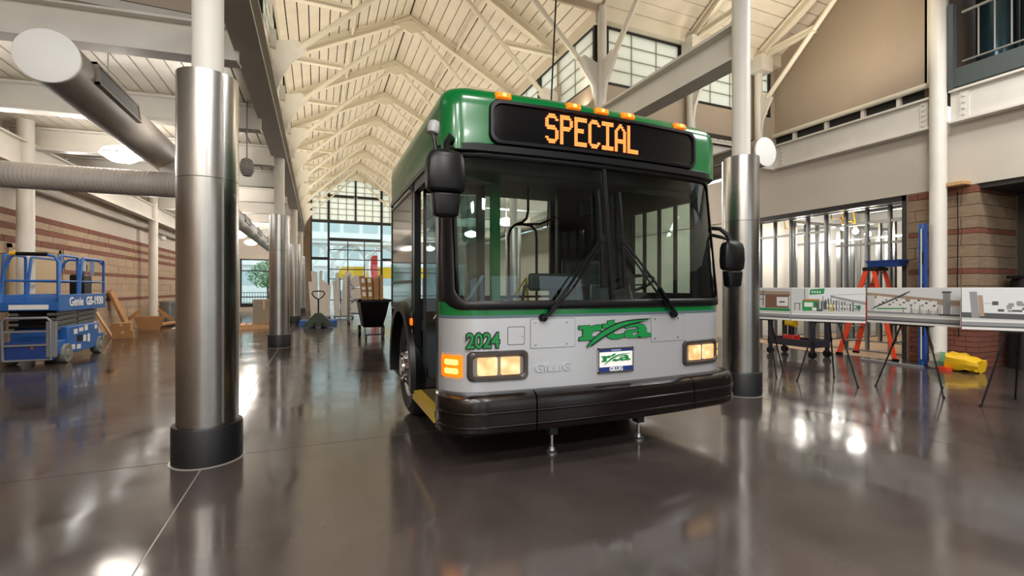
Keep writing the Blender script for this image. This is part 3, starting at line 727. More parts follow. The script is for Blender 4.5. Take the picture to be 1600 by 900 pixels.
# shared silhouette of the letters with a dark rim, and a swoosh over them
def logo(parent, y0, sc, rim, loc=(0, 0, 0)):
    f = lambda P: [(x*sc, z*sc) for x, z in lg(P)]
    if rim: shape2d('letters_rim', [f(L_r), f(L_t), f(L_a), f(L_h)], BLK, parent, (loc[0], y0, loc[2]), RF, .0012, .0045*sc)
    shape2d('letters', [f(L_r), f(L_t), f(L_a), f(L_h)], GRN, parent, (loc[0], y0-.004*sc, loc[2]), RF, .0012)
    up = [(x, y-6) for x, y in L_s[:9]]; dn = [(x+4, y+6) for x, y in L_s[9:]]
    shape2d('swoosh_rim', [f(up+dn)], BLK if rim else WHT, parent, (loc[0], y0-.007*sc, loc[2]), RF, .0012)
    shape2d('swoosh', [f(L_s)], GRN, parent, (loc[0], y0-.010*sc, loc[2]), RF, .0012)
logo(lo, 0, 1, True)
pl = thing('number_plate', None, None); pl.parent = bus; pl.location = (.02, -.062, .745)
MB().box(-.155, .155, 0, .008, -.088, .088).build('plate', WHT, pl, bevel=.004)
NAVY = mat('plate_navy', '#1c2f6e', .4)
m = MB(); m.box(-.155, .155, -.003, 0, .066, .088).box(-.155, .155, -.003, 0, -.088, -.05).build('plate_bands', NAVY, pl)
fr = MB(); fr.box(-.163, -.153, -.006, .008, -.096, .096).box(.153, .163, -.006, .008, -.096, .096).box(-.163, .163, -.006, .008, .086, .096).box(-.163, .163, -.006, .008, -.096, -.086).build('plate_frame', CHROME, pl)
logo(pl, -.003, .40, False, (.0, 0, .012))
text('plate_word', 'GILLIG', .042, WHT, pl, (0, -.005, -.069), RF, .001, .001)
MB().box(-.045, .045, -.005, -.003, .073, .081).build('plate_print', mat('plate_print_grey', '#8fa0c8', .5), pl)
# bumper in three mouldings
bp_prof = [(-.02, .575), (-.085, .572), (-.125, .556), (-.14, .525), (-.14, .470), (-.147, .466), (-.149, .459), (-.147, .452), (-.14, .448), (-.14, .378), (-.147, .374), (-.149, .367), (-.147, .36), (-.14, .356), (-.138, .33), (-.12, .312), (.03, .31), (.03, .575)]
full = fpath(28, 12, .32, .32)
def seg(a, b):
    P = [p for p in full if a < p[0] < b and p[1] < .33] if abs(a) < 2 and abs(b) < 2 else [p for p in full if (a < p[0] < b)]
    ex = [(x, fy(x)) for x in (a, b) if abs(x) < 1.2]
    P = sorted(P+ex, key=lambda p: (p[0], p[1] if p[0] > 0 else -p[1]))
    return P
kx = .30
for a, b, nm in ((-2, -.69, 'bumper_corner'), (-.68, .68, 'bumper'), (.69, 2, 'bumper_corner')):
    rings = [[(x*(1-d*kx/HW), y+d, z) for d, z in bp_prof] for x, y in seg(a, b)]
    MB().loft(rings).build(nm, BUMP, bus, sharp=28)
# wipers: pivot, two parallel arms, blade
for s in (-1, 1):
    px, bxx = s*.60, s*.10
    w = thing('wiper', None, None); w.parent = bus
    P = lambda x, z, o: Vector((x, fy(x)+SB(z)-o, z))
    MB().lathe(P(px, 1.085, 0), [(.03, 0), (.03, -.03), (.022, -.045), (.004, -.05)], 14, (0, 1, 0)).build('pivot', BLACK, w)
    mid = 1.68
    a = MB(); a.bar(P(px, 1.085, .045), P(s*.42, 1.30, .06), .03, .02).bar(P(s*.42, 1.30, .06), P(bxx, mid, .05), .014, .014)
    a.build('arm', BLACK, w)
    a = MB(); a.bar(P(px-s*.03, 1.10, .045), P(s*.37, 1.30, .05), .014, .012).bar(P(s*.37, 1.30, .05), P(bxx+s*.01, mid-.05, .045), .012, .012); a.build('link_arm', BLACK, w)
    MB().bar(P(bxx, mid-.03, .05), P(bxx, mid+.03, .05), .04, .03).build('joint', BLACK, w)
    b = MB(); q = [P(bxx-s*.0+.02*(z-1.68), z, .03+.012*(1-((z-1.68)/.38)**2)) for z in [1.30+.76*i/8 for i in range(9)]]
    for i in range(8): b.bar(q[i], q[i+1], .02, .028, (0, 1, 0))
    b.build('blade', BLACK, w)
# side mirrors
def mirror(s, bx, by, bz):
    m = thing('mirror', None, None); m.parent = bus; m.location = (bx, by, bz); 
    rows = [(.10, .035, .0), (.122, .055, .02), (.128, .06, .10), (.122, .06, .20), (.108, .05, .245), (.08, .03, .262)]
    rings = []
    for hx, hy, z in rows:
        rings.append([(hx*c_, -hy*k_, z) for c_, k_ in ((-1, .1), (-.92, .7), (-.6, 1), (.6, 1), (.92, .7), (1, .1), (1, -.5), (-1, -.5))])
    MB().loft(rings).build('housing', BLACK, m, sharp=50, bevel=.006)
    rows = [(.06, .03, -.155), (.08, .05, -.14), (.092, .055, -.06), (.096, .055, -.012), (.09, .04, -.004)]
    MB().loft([[(hx*c_, -hy*k_, z) for c_, k_ in ((-1, .1), (-.9, .8), (-.6, 1), (.6, 1), (.9, .8), (1, .1), (1, -.4), (-1, -.4))] for hx, hy, z in rows]).build('lower_housing', BLACK, m, sharp=50, bevel=.006)
    MB().box(-.1, .1, .026, .034, .03, .235).build('mirror_glass', CHROME, m)
    q = MB()
    q.tube([(0, 0, .24), (-s*.01, .03, .32), (-s*.05, .09, .39), (-s*.10, .2, .41), (-s*.12, .36, .38)], .019, 10)
    q.tube([(.03, 0, .25), (-s*.02, .05, .30), (-s*.09, .16, .34), (-s*.12, .34, .30)], .016, 10)
    q.cyl((-.05, 0, .255), (.05, 0, .255), .02, n=12)
    q.build('bracket', BLACK, m)
    return m
ml = mirror(-1, -1.36, -.19, .0); ml.location.z = 1.90
b = MB().lathe((-.05, .12, .44), [(.002, -.05), (.035, -.035), (.042, 0), (.035, .04), (.01, .055)], 16, (0.2, 0.1, 1)); b.build('convex_mirror', mat('grey_cap', '#9a9a98', .4), ml)
MB().cyl((-.05, .12, .40), (-.03, .1, .26), .012, n=8).build('convex_stem', BLACK, ml)
mr = mirror(1, 1.40, .08, 1.46)
# green body side above the door, drip rail, side marker, left side wall, door pillar
for s in (-1, 1):
    MB().box(s*HW-.012, s*HW+.012, .36, REAR, 2.255, 2.295).build('drip_rail', BLACK, bus)
    sm = MB().box(s*HW-.01, s*HW+.016, .42, .50, 2.49, 2.545).build('side_marker', AMBER, bus, bevel=.006)
xl = -HW
def lbox(n, y0, y1, z0, z1, m, t=.04, o=0, s=-1): 
    x = s*HW; return MB().box(min(x+s*o, x-s*t), max(x+s*o, x-s*t), y0, y1, z0, z1).build(n, m, bus)
lbox('door_header', .30, 1.22, 2.17, 2.26, BLACK, .06)
lbox('front_door_post', .26, .33, .33, 2.26, BLACK, .05)
lbox('rear_door_post', 1.16, 1.25, .33, 2.26, BLACK, .06)
ws = lbox('side_window', 1.25, REAR, 1.36, 2.2, mat('dark_tint', '#3a3430', .06, spec=.9), .02, -.004)
for y in (1.25, 2.52): MB().box(xl-.004, xl+.03, y, y+.04, 1.1, 2.26).build('window_frame', BLACK, ws)
for z in (1.085, 1.345, 2.20): MB().box(xl-.004, xl+.03, 1.25, REAR, z, z+.03).build('window_frame', BLACK, ws)
lbox('lower_side_pane', 1.29, 2.52, 1.115, 1.345, mat('teal_reflection', '#5b8074', .08, spec=.9), .02, -.004)  # teal reflection in the side glass, painted as the pane colour
lbox('side_green_stripe', 1.25, REAR, 1.06, 1.09, BGREEN, .03, .002)
# lower left side panel with round wheel arch
wy, wr = 1.755, .585
arcp = [(wy+wr*math.cos(a), .50+wr*math.sin(a)) for a in [PI*i/20 for i in range(21)]]
mb = MB(); zt = 1.06
outer = [(REAR, zt)]+[(REAR-(REAR-1.17)*i/19, zt) for i in range(1, 20)]+[(1.17, zt)]
outer = [(y, zt) for y in [REAR-(REAR-1.17)*i/20 for i in range(21)]]
mb.loft([[(xl, o[0], o[1]), (xl, a[0], a[1]), (xl+.03, a[0], a[1]), (xl+.03, o[0], o[1])] for o, a in zip(outer, arcp)])
mb.box(xl, xl+.03, wy+wr, REAR, .35, .52).box(xl, xl+.03, wy+wr, REAR, .5, 1.06)
mb.build('side_panel', mat('side_silver', '#8d8f92', .25, .6, coat=.5), bus)
mb = MB()
rings = [[(xl-.045, wy+(wr-.02)*math.cos(a), .5+(wr-.02)*math.sin(a)), (xl-.045, wy+(wr+.07)*math.cos(a), .5+(wr+.07)*math.sin(a)), (xl+.0, wy+(wr+.085)*math.cos(a), .5+(wr+.085)*math.sin(a)), (xl+.35, wy+(wr-.02)*math.cos(a), .5+(wr-.02)*math.sin(a))] for a in [-.22+(PI+.44)*i/24 for i in range(25)]]
mb.loft(rings).build('wheel_arch', BLACK, bus)
sm = MB().box(xl-.02, xl+.005, 1.235, 1.30, .955, 1.02).build('side_turn_lamp', AMBER, bus, bevel=.008)
MB().box(xl-.012, xl+.0, 1.215, 1.275, .80, .92).build('side_latch', CHROME, bus, bevel=.006)
# wheels
for s in (-1, 1):
    wx = s*(HW-.06)
    w = thing('wheel', None, None); w.parent = bus; w.location = (wx, wy, .495)
    MB().lathe((0,0,0), [(.30, .0), (.33, .02), (.42, .03), (.47, .0), (.492, -.05), (.492, -.22), (.46, -.27), (.30, -.27)], 40, (s, 0, 0)).build('tire', mat('tire_rubber', '#131312', .6), w)
    MB().lathe((0,0,0), [(.30, .01), (.29, -.02), (.22, -.04), (.17, .0), (.15, .035), (.10, .06), (.09, .085), (.02, .09)], 40, (s, 0, 0)).build('rim', CHROME, w)
    for k in range(10):
        a = 2*PI*k/10; c = (0, .135*math.cos(a), .135*math.sin(a))
        nt = MB().cyl((s*.02, c[1], c[2]), (s*.075, c[1], c[2]), .017, n=8).build('lug_nut', CHROME, w)
# interior: floor, ceiling, right side wall, bulkhead, step, pads
MB().box(-1.25, 1.25, .28, REAR, .30, .37).build('bus_floor', DARK, bus)
MB().box(xl-.01, xl+.42, .34, 1.16, .335, .383).build('door_step', mat('step_brown', '#57452a', .55), bus)
MB().box(xl-.016, xl+.05, .34, 1.16, .30, .386).build('step_edge', ALUM, bus)
MB().box(-1.27, 1.27, .28, REAR, 2.48, 2.52).build('headliner', mat('headliner_dark', '#26282a', .6), bus)
MB().box(-1.2, 1.2, .26, .5, 2.18, 2.48).build('header_box', mat('header_dark', '#191b1d', .5), bus, bevel=.03)
mb = MB(); mb.box(1.25, 1.29, .28, REAR, .3, 1.2).box(1.25, 1.29, 1.36, REAR, 1.2, 2.29).box(1.25, 1.29, .28, 1.36, 2.2, 2.29).box(1.25, 1.29, .28, .4, 1.2, 2.2)
mb.build('right_side_wall', DARK, bus)
dw = MB().box(1.268, 1.276, .42, 1.36, 1.2, 2.2).build('driver_window', BGLASS, bus)
for y in (.42, .65, .89, 1.13, 1.33): MB().box(1.255, 1.285, y, y+.03, 1.2, 2.2).build('window_bar', BLACK, dw)
MB().box(1.25, 1.29, .4, 1.36, 2.14, 2.2).build('window_bar', BLACK, dw)
MB().box(1.245, 1.255, .44, 1.36, 1.2, 1.25).build('arm_ledge', BLACK, dw)
bk = MB(); bk.box(.80, 1.26, REAR-.05, REAR, .37, 2.48)
bk.build('rear_bulkhead', DARK, bus)
MB().box(.52, .86, 1.75, 1.79, 1.35, 2.48).build('driver_barrier', glass('barrier_smoke', (.30, .32, .33, 1)), bus)
MB().box(.49, .525, 1.74, 1.80, .37, 2.48).build('barrier_post', BLACK, bus)
pp = MB(); pp.tube([(-.085, 1.85, .37), (-.085, 1.85, 1.90), (-.06, 1.85, 1.98), (.0, 1.85, 2.03), (.08, 1.85, 2.04), (.20, 1.85, 2.03), (.26, 1.85, 1.97), (.27, 1.85, 1.88), (.27, 1.85, .37)], .016, 8)
pp.tube([(.16, 1.85, 2.48), (.16, 1.85, 2.2), (.14, 1.85, 2.11), (.08, 1.85, 2.06), (.0, 1.85, 2.03)], .016, 8)
pp.tube([(.08, 1.85, 2.04), (.3, 1.82, 2.05), (.5, 1.79, 2.14)], .014, 8).build('grab_rail', BLACK, bus)
MB().cyl((-.7, 1.85, 1.20), (.5, 1.85, 1.20), .014, n=8).build('cross_rail', BLACK, bus)
MB().tube([(-.50, 2.1, .37), (-.50, 2.1, 1.30)], .016, 8).build('yellow_rail', YEL, bus)
pp = MB(); pp.tube([(.05, 2.0, 1.2), (.2, 2.0, 1.42), (.25, 2.0, .9)], .018, 8)
pp.build('yellow_rail', YEL, bus)
st = thing('seat', None, None); st.parent = bus; st.location = (0.11, 1.2, .37)
MB().box(-.25, .25, -.03, .03, .90, 1.08).build('seat_back', mat('dark_vinyl', '#23282a', .5), st, bevel=.03)
MB().tube([(-.31, .0, 0), (-.31, 0, .84), (-.29, 0, .95), (-.2, 0, .97)], .018, 8).tube([(.31, .0, 0), (.31, 0, .84), (.29, 0, .95), (.2, 0, .97)], .018, 8).build('seat_frame', BLACK, st)
MB().box(-.25, .25, .05, .45, .42, .50).build('seat_cushion', mat('dark_vinyl', '#23282a', .5), st, bevel=.03)
ds = MB(); ds.box(.20, 1.24, .14, .50, .60, 1.17).build('dashboard', mat('dash_dark', '#1d2223', .55), bus, bevel=.04)
ds = MB(); ds.box(-.9, .20, .14, .30, .37, 1.12).build('front_lining', DARK, bus, bevel=.03)
sw = thing('steering_wheel', None, None); sw.parent = bus; sw.location = (.62, .58, 1.33)
ax = Vector((0, .38, 1)).normalized(); rg = MB().ring((0,0,0), ax, .235, 28); rg.append(rg[0]); rg.append(rg[1])
MB().tube(rg, .016, 8).build('wheel_ring', BLACK, sw)
h = MB(); h.cyl((0, 0, 0), (0, -.12, -.3), .035, n=12)
for a in (0, 2.1, 4.2): h.bar((0,0,0), MB().ring((0,0,0), ax, .235, 28)[int(a/2/PI*28)], .03, .015)
h.build('column', BLACK, sw)
dsx = thing('driver_seat', None, None); dsx.parent = bus; dsx.location = (.62, 1.15, .37)
MB().box(-.25, .25, -.2, .25, .42, .55).build('cushion', DARK, dsx, bevel=.04); MB().box(-.24, .24, .22, .34, .5, 1.25).build('seat_back', DARK, dsx, bevel=.05)
MB().box(-.15, .15, -.1, .15, 0, .42).build('pedestal', BLACK, dsx)
fb = MB().box(.22, .42, .62, .85, .37, 1.34).build('fare_box', mat('fare_grey', '#2b2f31', .4), bus, bevel=.02)
# inward-swung entry door leaf with green frame
dl = thing('door_leaf', None, None); dl.parent = bus; dl.location = (-1.22, .34, .40); dl.rotation_euler = (0, 0, .42)
MB().box(.03, .50, -.006, .006, .08, 1.75).build('door_glass', BGLASS, dl)
DG = mat('door_green', '#0c5a2c', .35)
MB().box(.48, .56, -.022, .022, 0, 1.82).build('door_stile', DG, dl); MB().box(0, .03, -.02, .02, 0, 1.82).build('door_stile', BLACK, dl)
MB().box(0, .56, -.02, .02, 1.76, 1.85).build('door_rail', DG, dl); MB().box(0, .56, -.02, .02, 0, .08).build('door_rail', BLACK, dl)
MB().tube([(.08, .05, .55), (.25, .06, .78), (.43, .05, 1.0)], .014, 8).build('door_handle', GREY, dl)
dl2 = thing('door_leaf', None, None); dl2.parent = bus; dl2.location = (-1.22, 1.14, .40); dl2.rotation_euler = (0, 0, -.25)
MB().box(.03, .50, -.006, .006, .08, 1.75).build('door_glass', DGLASS, dl2)
MB().box(.48, .56, -.022, .022, 0, 1.82).build('door_stile', BLACK, dl2); MB().box(0, .03, -.02, .02, 0, 1.82).build('door_stile', BLACK, dl2)
MB().box(0, .56, -.02, .02, 1.76, 1.85).build('door_rail', BLACK, dl2); MB().box(0, .56, -.02, .02, 0, .08).build('door_rail', BLACK, dl2)
MB().tube([(.10, -.05, .62), (.20, -.06, .78), (.30, -.05, .95)], .012, 8).build('door_handle', CHROME, dl2)
MB().box(-1.2, -.25, 1.36, 1.40, .37, 1.2).build('modesty_panel', DARK, bus)
MB().box(-1.24, -.62, 1.25, 2.35, .37, 1.02).build('wheel_housing', DARK, bus, bevel=.04)
# underside and levelling feet
MB().box(-1.15, 1.15, .1, REAR, .24, .31).build('underframe', mat('under_dark', '#0c0c0c', .8), bus)
for x, y in ((-.40, .20), (.44, .20), (-.40, 2.45), (.44, 2.45)):
    f = MB(); f.box(x-.035, x+.035, y-.035, y+.035, .15, .3); ft = f.build('levelling_foot', DSTEEL, bus)
    MB().cyl((x, y, .03), (x, y, .16), .014, n=10).build('threaded_rod', CHROME, ft)
    MB().lathe((x, y, 0), [(.045, 0), (.045, .012), (.03, .022), (.022, .05)], 20).build('foot_pad', GALV, ft)
MB().lathe((.13, 1.0, 2.79), [(.07, 0), (.07, .05), (.04, .09), (.01, .1)], 16).build('roof_antenna', BLACK, bus)

# ================================================================ right side: stud framing room, pier, recess
sr = tag(MB().box(15.4, 15.6, 2.4, 10, 0, 3.8).build('wall_room_back', mat('gypsum_white', '#e8e6e0', .7)), 'white back wall of the unfinished room behind the studs', 'wall', kind='structure')
tag(MB().box(9.97, 15.6, 8.9, 9.05, 0, 3.8).build('wall_room_left', MATS['gypsum_white']), 'white left wall of the unfinished room', 'wall', kind='structure')
tag(MB().box(11.2, 15.6, 3.9, 4.02, 0, 3.8).build('wall_room_right', MATS['gypsum_white']), 'white right wall of the unfinished room', 'wall', kind='structure')
tag(MB().box(9.97, 15.6, 3.9, 9.05, 3.6, 3.8).build('ceiling_room', mat('room_dark', '#4a4845', .8)), 'dark unfinished ceiling over the stud framing', 'ceiling', kind='structure')
tag(MB().prism([(9.35, 6.6, .002), (9.55, 4.95, .002), (12, 4.9, .002), (15, 4.9, .002), (15, 8.6, .002), (9.9, 8.6, .002)], (0, 0, .003)).build('floor_paper', PLYW), 'tan protective paper covering the floor of the unfinished room', 'floor paper')
def stud_mesh(h):
    m = MB(); m.box(-.02, .02, -.045, -.042, 0, h).box(-.02, .02, .042, .045, 0, h).box(-.02, -.017, -.045, .045, 0, h)
    return m
def stud_wall(label, p0, p1, h, step, m, rails=()):
    p0 = Vector(p0); p1 = Vector(p1); L = (p1-p0).length; rz = math.atan2(p1.y-p0.y, p1.x-p0.x)
    t = thing('stud_wall', label, 'metal framing', (p0.x, p0.y, 0), rz)
    first = None; n = int(L/step)
    for k in range(n+1):
        if first is None: first = stud_mesh(h).build('stud', m, t, loc=(.03, 0, 0))
        else: share(first, 'stud', t, (.03+step*k, 0, 0))
    MB().box(0, L, -.055, .055, 0, .035).build('floor_track', m, t); MB().box(0, L, -.055, .055, h-.05, h+.02).build('head_track', m, t)
    for a, b, z in rails: MB().box(a, b, -.03, .03, z-.025, z+.025).build('cross_rail', m, t)
    return t
stud_wall('front row of metal studs inside the wall opening at right', (10.35, 8.75), (10.35, 4.6), 2.96, .41, GALV, ((2.3, 4.1, 2.62), (2.3, 4.1, 2.2), (0, 2.1, 2.55)))
stud_wall('second row of bright metal studs deeper in the unfinished room', (12.3, 8.8), (12.3, 4.3), 2.9, .30, GALV, ((0, 4.4, 2.5),))
stud_wall('row of metal studs running back into the unfinished room', (10.6, 7.6), (14.6, 7.6), 2.9, .41, GALV)
stud_wall('dark row of metal studs at the right end of the unfinished room', (10.5, 4.6), (14.6, 4.6), 3.2, .36, DSTEEL, ((0, 4, 2.4),))
jt = thing('door_frame', 'dark steel jamb and header framing the wall opening', 'framing', (9.86, 4.9, 0), kind='structure')
MB().box(-.07, .1, -.05, .06, 0, 2.98).build('jamb', DSTEEL, jt); MB().box(-.07, .1, 0, 4.0, 2.88, 2.98).build('header', DSTEEL, jt)
for k, (x, y, z, l) in enumerate(((10.95, 7.4, 3.10, 1.1), (11.1, 6.2, 3.2, 1.4), (12.0, 5.8, 3.06, 1.0))):
    tag(MB().cyl((x-.3, y-l, z), (x+.2, y+l, z+.05), .05 if k else .09, n=12).cyl((x, y, z), (x, y, 3.595), .008, n=6).build('conduit', GALV), ['thick metal duct pipe under the unfinished ceiling', 'thin metal conduit crossing the unfinished ceiling', 'metal conduit above the ladder in the unfinished room'][k], 'conduit')
for k, (x, y, z) in enumerate(((11.4, 8.15, 2.62), (11.4, 6.95, 2.72), (11.5, 6.75, 2.62), (11.7, 6.6, 2.55))):
    t = thing('work_light', ['bare bulb work light at the left of the stud framing', 'topmost bare bulb on the yellow cord', 'middle bare bulb on the yellow cord', 'lowest bare bulb on the yellow cord'][k], 'work light', (x, y, z), group='bare bulbs in the unfinished room')
    MB().lathe((0,0,0), [(.005, -.07), (.05, -.05), (.065, 0), (.04, .05), (.025, .07)], 16).build('bulb', mat('bulb_glow', '#ffffff', .4, emit='#ffe3ae', es=60), t)
    MB().cyl((0,0,.07), (0,0,.15), .03, n=12).build('socket', YEL, t)
    MB().tube([(0,0,.14), (.02, .08, .24), (.05, .3, .25), (.05, .4, 3.6-z)], .014, 6).build('cord', YEL, t)
for x, y in ((11.4, 8.0), (11.6, 6.7), (13.6, 6.0), (13.4, 8.2)):
    d = bpy.data.lights.new('work_light_glow', 'POINT'); d.energy = 45; d.color = (1, .95, .87); d.shadow_soft_size = .25
    o = bpy.data.objects.new('work_light_glow', d); COL.objects.link(o); o.location = (x, y, 2.45)
# brick and stone pier
pr = thing('wall_pier', 'brick and stone pier with red bands behind the white column', 'wall', (9.76, 3.9, 0), kind='structure')
MB().box(.02, 1.3, .02, .98, 0, 2.98).build('core', MORTAR, pr)
crs = []; z = 0
while z < .93: crs.append((z, z+.085, 1)); z += .085
st = [(.2, 0)]*3+[(.085, 1)]+[(.19, 0)]*3+[(.085, 1)]+[(.19, 0)]*2
for h, r in st: crs.append((z, z+h, r)); z += h
crs += [(z, z+.19, 0), (z+.19, 2.96, 1)]
bshare = {}
for k, (z0, z1, red) in enumerate(crs):
    L = .20 if red and z0 > 1 else (.30 if red else .42); off = (k % 2)*L*.5
    for face in (0, 1):
        ln = .95 if face == 0 else 1.25; y = -off
        while y < ln:
            a, b = max(0, y), min(ln, y+L); y += L
            if b-a < .03: continue
            dd = random.uniform(0, .006)
            m = MB()
            if face == 0: m.box(-dd, .03, a+.005, b-.005, z0+.005, z1-.005)
            else: m.box(a+.005, b-.005, -dd, .03, z0+.005, z1-.005)
            m.build('brick' if red else 'stone_block', REDB if red else DSTONE, pr)
tag(MB().box(9.55, 9.78, 3.98, 4.42, 2.97, 3.03).build('timber_board', WOOD, bevel=.006), 'pale timber board fixed on top of the brick pier', 'board')
tag(MB().tube([(9.745, 4.15, 2.9), (9.735, 4.14, 2.2), (9.74, 4.15, 1.4), (9.735, 4.13, .5)], .007, 6).build('cable', BLACK), 'thin black cable hanging down the stone pier', 'cable')
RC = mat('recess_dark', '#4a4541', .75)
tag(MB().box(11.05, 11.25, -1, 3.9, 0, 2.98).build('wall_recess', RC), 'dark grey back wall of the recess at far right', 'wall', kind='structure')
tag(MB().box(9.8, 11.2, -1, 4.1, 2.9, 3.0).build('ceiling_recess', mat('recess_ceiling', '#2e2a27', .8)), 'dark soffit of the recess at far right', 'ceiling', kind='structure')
cu = thing('draped_stand', 'black draped stand in the dark recess behind the rightmost board', 'stand', (10.5, 3.45, 0))
m = MB(); rings = []
for z, s in ((0, 1.0), (.5, .97), (1.4, .92), (1.45, .86)):
    rings.append([((.3+.02*math.cos(9*a))*s*math.cos(a), (.34+.03*math.cos(7*a))*s*math.sin(a), z) for a in [2*PI*i/40 for i in range(40)]])
m.loft(rings).build('drape', mat('black_cloth', '#19191a', .85), cu); MB().box(-.26, .26, -.3, .3, 1.45, 1.5).build('top', BLACK, cu, bevel=.01)

# ================================================================ display boards on easels
BW = mat('board_white', '#e9e9e6', .45); PG = mat('print_grey', '#8f9193', .5); PD = mat('print_dark', '#4b4e50', .5); PL = mat('print_light', '#c9cbc9', .5)
PT = mat('print_tan', '#a8917c', .5); PGR = mat('print_green', '#1d8f4a', .5); PBR = mat('print_brown', '#7d5e4c', .5); PO = mat('print_orange', '#c9672b', .5); PY = mat('print_yellow', '#c9b73a', .5); PS = mat('print_sky', '#dfe3e4', .5)
PM = [BW, PG, PD, PL, PT, PGR, PBR, PO, PY, PS]
def q4(m, c, x0, x1, z0, z1, d, sk=0, dz=0):
    m.cur = c; m.add([(x0, -d, z0), (x1, -d, z0+dz), (x1+sk, -d, z1+dz), (x0+sk, -d, z1)], [(0,1,2,3)])
def board(idx, p0, p1, label, elabel, feet):
    p0 = Vector(p0); p1 = Vector(p1); L = (p1-p0).length; rz = math.atan2(p1.y-p0.y, p1.x-p0.x)
    t = thing('display_board', label, 'display board', ((p0.x+p1.x)/2, (p0.y+p1.y)/2, .84), rz, 'printed boards on easels')
    h = L/2; H = .465
    MB().box(-h, h, -.004, .008, 0, H).build('panel', BW, t)
    m = MB(); R = random.Random(idx*11+3); e = .006; k = 0
    def Q(c, a, b, z0, z1, sk=0, dz=0):
        nonlocal k; k += 1; q4(m, c, -h+a*L, -h+b*L, z0, z1, .0045+.00012*k, sk, dz)
    Q(1, .0, 1, .03, .085)                                    # foot band of the sheet
    Q(3, .0, 1, .105, .125)
    if idx == 1:
        Q(3, 0, 1, .13, H-.01); Q(4, 0, 1, .37, .43, 0, -.02); Q(2, 0, 1, .355, .365); Q(6, .62, .98, .17, .36)
        for a in (.12, .4, .58): Q(2, a, a+.012, .2, .43)
        Q(2, .05, .6, .29, .30); Q(0, .8, .97, .2, .33); Q(2, .84, .92, .25, .27); Q(5, .0, 1, .13, .165)
        for a in (.08, .2, .32, .45): Q(0, a, a+.09, .2, .28)
    if idx == 2:
        Q(3, 0, 1, .13, H-.01); Q(9, .25, 1, .30, .455); Q(3, 0, .2, .3, .45); Q(2, .19, .20, .13, .45); Q(1, .55, 1, .33, .36, 0, -.09); Q(1, .55, 1, .36, .365, 0, .02)
        Q(5, .26, .46, .365, .44, .01, .015)
        for a in (.29, .325, .36, .395): Q(0, a, a+.02, .39, .415, .004, .005)
        Q(5, .16, .40, .145, .29); Q(0, .19, .31, .2, .26); Q(7, .18, .40, .285, .305); Q(2, .34, .39, .18, .26); Q(2, .36, .44, .14, .17)
        Q(0, .30, .36, .15, .19); Q(2, .42, .5, .17, .28); Q(8, .53, .60, .15, .25); Q(5, .86, .94, .18, .23); Q(2, .05, .06, .15, .25); Q(2, .05, .14, .24, .25); Q(2, .12, .13, .15, .25)
        for i in range(14): a = .44+.036*i; Q(2 if i % 3 else 1, a, a+.016, .145+R.random()*.02, .30-.10*i/14+R.random()*.05); 
        for i in range(9): a = .5+.045*i; Q(0, a, a+.02, .2, .24-.003*i)
    if idx == 3:
        Q(9, 0, 1, .13, H-.01); Q(4, 0, 1, .33, .40, 0, -.09); Q(3, 0, .09, .13, .36); Q(3, .5, 1, .13, .25)
        Q(0, .12, .45, .2, .36, 0, -.04); Q(5, .12, .46, .18, .195, 0, .012); Q(0, .5, .78, .2, .32, 0, -.02)
        for i in range(16):
            a = .14+.04*i; Q(2 if i % 2 else 1, a, a+.025, .235+.03*(i % 3), .255+.03*(i % 3))
        Q(2, .08, .5, .19, .205, 0, .22); Q(2, .05, .46, .17, .178, 0, .21); Q(1, .84, .91, .15, .42); Q(2, .83, .92, .40, .42); Q(1, .0, .8, .13, .15)
        for i in range(12): a = .42+.045*i; Q(0 if i % 2 else 1, a, a+.012, .14, .20+R.random()*.06)
        Q(2, .8, 1, .13, .15)
    if idx == 4:
        Q(9, 0, 1, .13, H-.01); Q(2, .0, 1, .13, .19, 0, -.02); Q(1, .08, .14, .13, .42, -.02); Q(4, .14, .18, .15, .38, -.015)
        for i in range(26):
            a = .18+.8*R.random(); zz = .19+.10*R.random(); Q(R.choice((0, 1, 1, 3, 2)), a, a+.03+.05*R.random(), zz, zz+.015+.03*R.random())
    Q(2, .0, 1, .03, .045)
    o = m.build('print', PM, t); tag(o, kind='stuff')
    ez = thing('easel', elabel, 'easel', ((p0.x+p1.x)/2-math.sin(rz)*.085, (p0.y+p1.y)/2+math.cos(rz)*.085, 0), rz, 'black tripod easels')
    apex = (0, .05, 1.22)
    lg_ = [(-feet, -.14, 0), (feet, -.14, 0), (.05, .52, 0)]
    for i, f in enumerate(lg_):
        a = (apex[0]+(-.03, .03, 0)[i], apex[1]+(0, 0, .03)[i], apex[2]) if i < 2 else (0, .09, 1.20)
        g = MB(); g.cyl(f, a, .009, .012, n=8); g.cyl(f, (f[0], f[1], .02), .014, n=8); g.build('leg', BLACK, ez)
        A, F = Vector(a), Vector(f); c = F+(A-F)*.45; MB().cyl(c, c+(A-F).normalized()*.05, .016, n=8).build('leg_collar', BLACK, ez)
    MB().box(-.05, .05, .04, .1, 1.19, 1.25).build('head', BLACK, ez); MB().box(-.2, .2, -.11, .02, .822, .838).build('ledge', BLACK, ez)
    MB().cyl((0, .06, .85), (0, .07, 1.2), .01, n=8).build('mast', BLACK, ez)
board(1, (6.05, 5.42), (6.20, 4.50), 'leftmost grey and tan printed board, half behind the steel-clad column', 'black easel under the leftmost board beside the steel-clad column', .30)
board(2, (6.19, 4.48), (6.60, 3.75), 'printed board showing a green sign and a bus', 'black easel under the board with the green sign', .34)
board(3, (6.87, 3.88), (6.87, 2.90), 'printed board with diagonal lines, left of the white column', 'black easel under the board with diagonal lines', .36)
board(4, (6.66, 2.80), (7.20, 1.95), 'rightmost printed board with a pale grey landscape', 'black easel under the rightmost board', .36)

